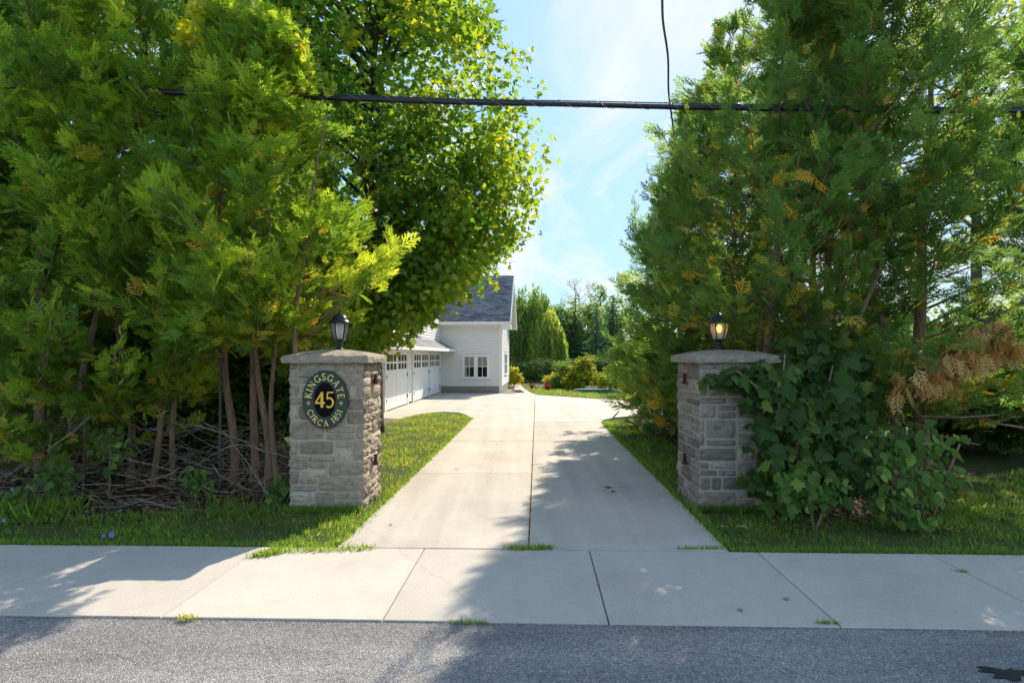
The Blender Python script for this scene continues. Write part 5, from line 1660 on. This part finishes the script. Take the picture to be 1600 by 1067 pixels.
def grass(name, poly, dens, h, seed, label, t0=.4, spread=.21, z0=-.02, fade=None):
    r = np.random.default_rng(seed)
    q = np.array(poly)
    area = (np.ptp(q[:, 0])) * (np.ptp(q[:, 1]))
    n = int(area * dens)
    x = r.uniform(q[:, 0].min(), q[:, 0].max(), n); y = r.uniform(q[:, 1].min(), q[:, 1].max(), n)
    ok = in_poly(x, y, poly)
    x, y = x[ok], y[ok]
    pn = np.sin(x * 3.1 + 1.3 * np.sin(y * 2.3)) * np.sin(y * 3.7 + .8 * np.sin(x * 4.1))
    k = r.random(len(x)) < .66 + .34 * pn
    # stay inside what the camera (and a step either side of it) can see
    k &= np.abs(x) < 1.05 * y + 1.0
    if fade is not None: k &= r.random(len(x)) < fade(x, y)
    x, y, pn = x[k], y[k], pn[k]
    n = len(x)
    a = r.uniform(0, 2 * PI, n); lean = r.uniform(.2, 2.2, n)
    ax = norm(np.stack([np.cos(a) * lean, np.sin(a) * lean, np.ones(n)], 1))
    nr = np.stack([np.cos(a), np.sin(a), -lean], 1) * -1
    cl = np.sin(x * 9.3 + 2 * np.sin(y * 7.1)) * np.sin(y * 11.7 + 1.7 * np.sin(x * 8.9))
    s = h * r.uniform(.45, 1.4, n) * (1 + .25 * pn + .30 * cl)
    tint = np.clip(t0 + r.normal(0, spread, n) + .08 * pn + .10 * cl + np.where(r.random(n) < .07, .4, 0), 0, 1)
    v, f, t = scatter((BLADE[0] * np.array([1, .8, 1]), BLADE[1]), np.stack([x, y, np.full(n, z0)], 1), ax, nr, s, tint)
    return tag(link(name, np_mesh(name, v, f, M['grass'], t)), label, 'grass', kind='stuff')
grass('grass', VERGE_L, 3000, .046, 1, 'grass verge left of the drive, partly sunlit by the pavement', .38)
grass('grass', LAWN_L, 2000, .048, 2, 'sunlit lawn between the signed pillar and the garage', .60)  # sunshine put into the colour: blades tinted yellower than the shaded verge
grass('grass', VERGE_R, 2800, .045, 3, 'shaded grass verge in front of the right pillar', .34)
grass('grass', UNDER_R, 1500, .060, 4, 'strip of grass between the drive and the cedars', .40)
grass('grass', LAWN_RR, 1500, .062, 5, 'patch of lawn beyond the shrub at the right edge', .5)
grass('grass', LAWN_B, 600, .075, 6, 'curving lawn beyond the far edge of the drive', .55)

# ragged grass creeping over concrete edges and out of joints
def tuft(poly_pts, n, h, t0, label, spread):
    r = np.random.default_rng(abs(hash(label)) % 1000 if False else len(label) * 7 + n)
    p = np.array(poly_pts)
    t = r.random(n) * (len(p) - 1); i = t.astype(int); u = (t - i)[:, None]
    c = p[i] * (1 - u) + p[np.minimum(i + 1, len(p) - 1)] * u + r.normal(0, 1, (n, 2)) * np.array(spread)
    a = r.uniform(0, 2 * PI, n); lean = r.uniform(.4, 1.8, n)
    ax = norm(np.stack([np.cos(a) * lean, np.sin(a) * lean, np.ones(n)], 1))
    nr = -np.stack([np.cos(a), np.sin(a), -lean], 1)
    v, f, tt = scatter((BLADE[0] * np.array([1, min(1, .05 / h) ** 1.2, 1]), BLADE[1]), np.column_stack([c, np.full(n, -.004)]), ax, nr, h * r.uniform(.5, 1.3, n), np.clip(t0 + r.normal(0, .16, n), 0, 1))
    return tag(link('grass_tuft', np_mesh('grass_tuft', v, f, M['grass'], tt)), label, 'grass tuft', kind='stuff')
tuft([G(795, 858), G(860, 857)], 420, .05, .6, 'small tuft of grass in the middle joint of the drive', (.03, .02))
tuft([G(398, 870), G(440, 862), G(580, 857)], 900, .055, .62, 'dry fringe of grass creeping onto the pavement left', (.03, .025))
tuft([G(283, 966), G(303, 966)], 110, .035, .8, 'tiny yellow tuft at the road edge on the left', (.012, .012))
tuft([G(705, 971), G(760, 972)], 130, .03, .6, 'thin tuft at the road edge below the drive', (.015, .008))
tuft([G(1275, 973), G(1310, 974)], 120, .03, .5, 'tiny tuft at the road edge on the right', (.012, .010))
tuft([G(1060, 858), G(1130, 857)], 260, .04, .6, 'sparse tuft at the right corner of the drive', (.03, .015))
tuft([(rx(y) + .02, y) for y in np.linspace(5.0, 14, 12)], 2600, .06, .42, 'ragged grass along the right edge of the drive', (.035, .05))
tuft([(lx(y) - .02, y) for y in np.linspace(5.1, 15.4, 12)], 2600, .055, .56, 'ragged grass along the left edge of the drive', (.03, .05))
tuft([(x, yb(x) + .02) for x in np.linspace(-7.5, -1.7, 10)], 2600, .06, .42, 'ragged grass along the back of the pavement left', (.05, .022))
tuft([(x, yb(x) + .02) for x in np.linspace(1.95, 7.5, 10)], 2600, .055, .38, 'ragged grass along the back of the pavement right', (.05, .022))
tuft([G(1495, 892), G(1510, 894)], 50, .03, .4, 'single weed in a pavement joint at right', (.02, .008))
tuft([(-2.5, 6.17), (-1.62, 6.17)], 700, .085, .42, 'taller grass at the foot of the signed pillar', (.03, .025))
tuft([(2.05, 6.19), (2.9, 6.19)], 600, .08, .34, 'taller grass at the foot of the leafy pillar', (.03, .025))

tuft([(-9.0, 5.9), (-5.5, 5.75), (-4.4, 5.85), (-3.4, 6.0), (-2.6, 6.2)], 2200, .07, .36, 'straggling grass where the left verge meets the soil', (.08, .10))
tuft([G(0, 800), G(60, 806), G(110, 800)], 420, .20, .46, 'tall weedy grass at the left edge of the verge', (.14, .12))
tuft([G(330, 790), G(400, 800)], 160, .13, .40, 'knee high weeds before the twin cedar trunks', (.20, .10))
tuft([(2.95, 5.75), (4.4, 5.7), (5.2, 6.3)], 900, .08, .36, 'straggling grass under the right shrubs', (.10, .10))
r = np.random.default_rng(55)
n = 5200
x = r.uniform(-6, 6, n); y = 3.605 + SL * x - np.abs(r.normal(0, .035, n)) * (1 + .8 * np.sin(x * 2.3)) + .004
v, f, t = scatter((np.array([(-.5, -.4, 0), (.5, -.3, 0), (.1, .5, 0), (0, 0, .55)]), np.array([(0, 1, 3), (1, 2, 3), (2, 0, 3)])), np.column_stack([x, y, np.full(n, -.0125)]), norm(r.normal(0, 1, (n, 3)) * np.array([1, 1, .05])), np.array([0, 0, 1.0]) + r.normal(0, .1, (n, 3)), r.uniform(.004, .013, n), r.random(n))
tag(link('road_grit', np_mesh('road_grit', v, f, M['rock'], t)), 'loose grit and sand lying along the road edge', 'grit', kind='stuff')
# chicory flowers in the left verge
for i, (px, py, z, lb) in enumerate([(174, 834, .05, 'round blue flower head in the verge by the pavement'), (161, 836, .05, 'smaller blue flower just left of the round one'), (5, 812, .12, 'blue flower at the far left edge'), (18, 764, .30, 'pale blue flower high in the weeds at left')]):
    Y = FPX * (EYE - z) / (py - HZ); X = (px - 800) / FPX * Y
    fl = empty('blue_flower', (X, Y, 0), label=lb, cat='flower', group='blue flowers in the left verge')
    mb = MB(); mb.tube([(0, 0, -.03), (.01, 0, z)], .003, 4); mb.build('stem', M['shrub_leaf'], fl)
    s = .030 if i == 0 else .018
    for k in range(9):
        a = 2 * PI * k / 9
        mb = MB()
        u = Vector((math.cos(a), -.35, math.sin(a)))
        w = Vector((-math.sin(a), 0, math.cos(a)))
        c = Vector((.01, 0, z))
        mb.add([c, c + u * s * .7 + w * s * .3, c + u * s * 1.1, c + u * s * .7 - w * s * .3], [(0, 1, 2, 3)])
        mb.build('petal', M['blue_flower'], fl)

# fallen leaves lying singly
fall = [(1128, 829, .10, 'tan fallen leaf on the grass before the right pillar, left of a pair', 'dry_leaf'), (1156, 831, .12, 'tan fallen leaf on the grass before the right pillar, right of a pair', 'dry_leaf'),
        (955, 762, .10, 'green leaf lying flat on the shaded drive', 'shrub_leaf'), (960, 770, .08, 'smaller green leaf lying on the shaded drive', 'shrub_leaf'), (1212, 803, .10, 'brown curled leaf at the corner of the right pillar', 'dry_leaf'),
        (712, 733, .05, 'tiny brown leaf on the sunlit drive', 'dry_leaf'), (610, 820, .035, 'speck of leaf on the drive near the left pillar', 'dry_leaf'), (1225, 937, .045, 'small dark leaf on the shaded pavement', 'dry_leaf'), (1160, 955, .04, 'another dark leaf bit near the road on the shaded pavement', 'dry_leaf'), (935, 912, .035, 'small dark speck of leaf by a pavement joint', 'dry_leaf'), (1240, 861, .05, 'brown leaf at the back edge of the right pavement', 'dry_leaf')]
for i, (px, py, s, lb, mt) in enumerate(fall):
    z = .012 if mt == 'dry_leaf' and py in (829, 831, 803) else .006
    x, y = G(px, py)
    if z > .01: z = .05
    m = leaf_mesh(MAPLE_HI, M[mt], i)
    o = tag(link('fallen_leaf', m, None, (x, y, z + .006)), lb, 'leaf', 'fallen leaves')
    o.scale = (s, s, s * .8); o.rotation_euler = (random.uniform(-.2, .2), random.uniform(-.2, .2), random.uniform(0, 6))

tri = sum(len(m.polygons) for m in bpy.data.meshes)
print('faces in meshes:', tri, 'objects', len(bpy.data.objects))
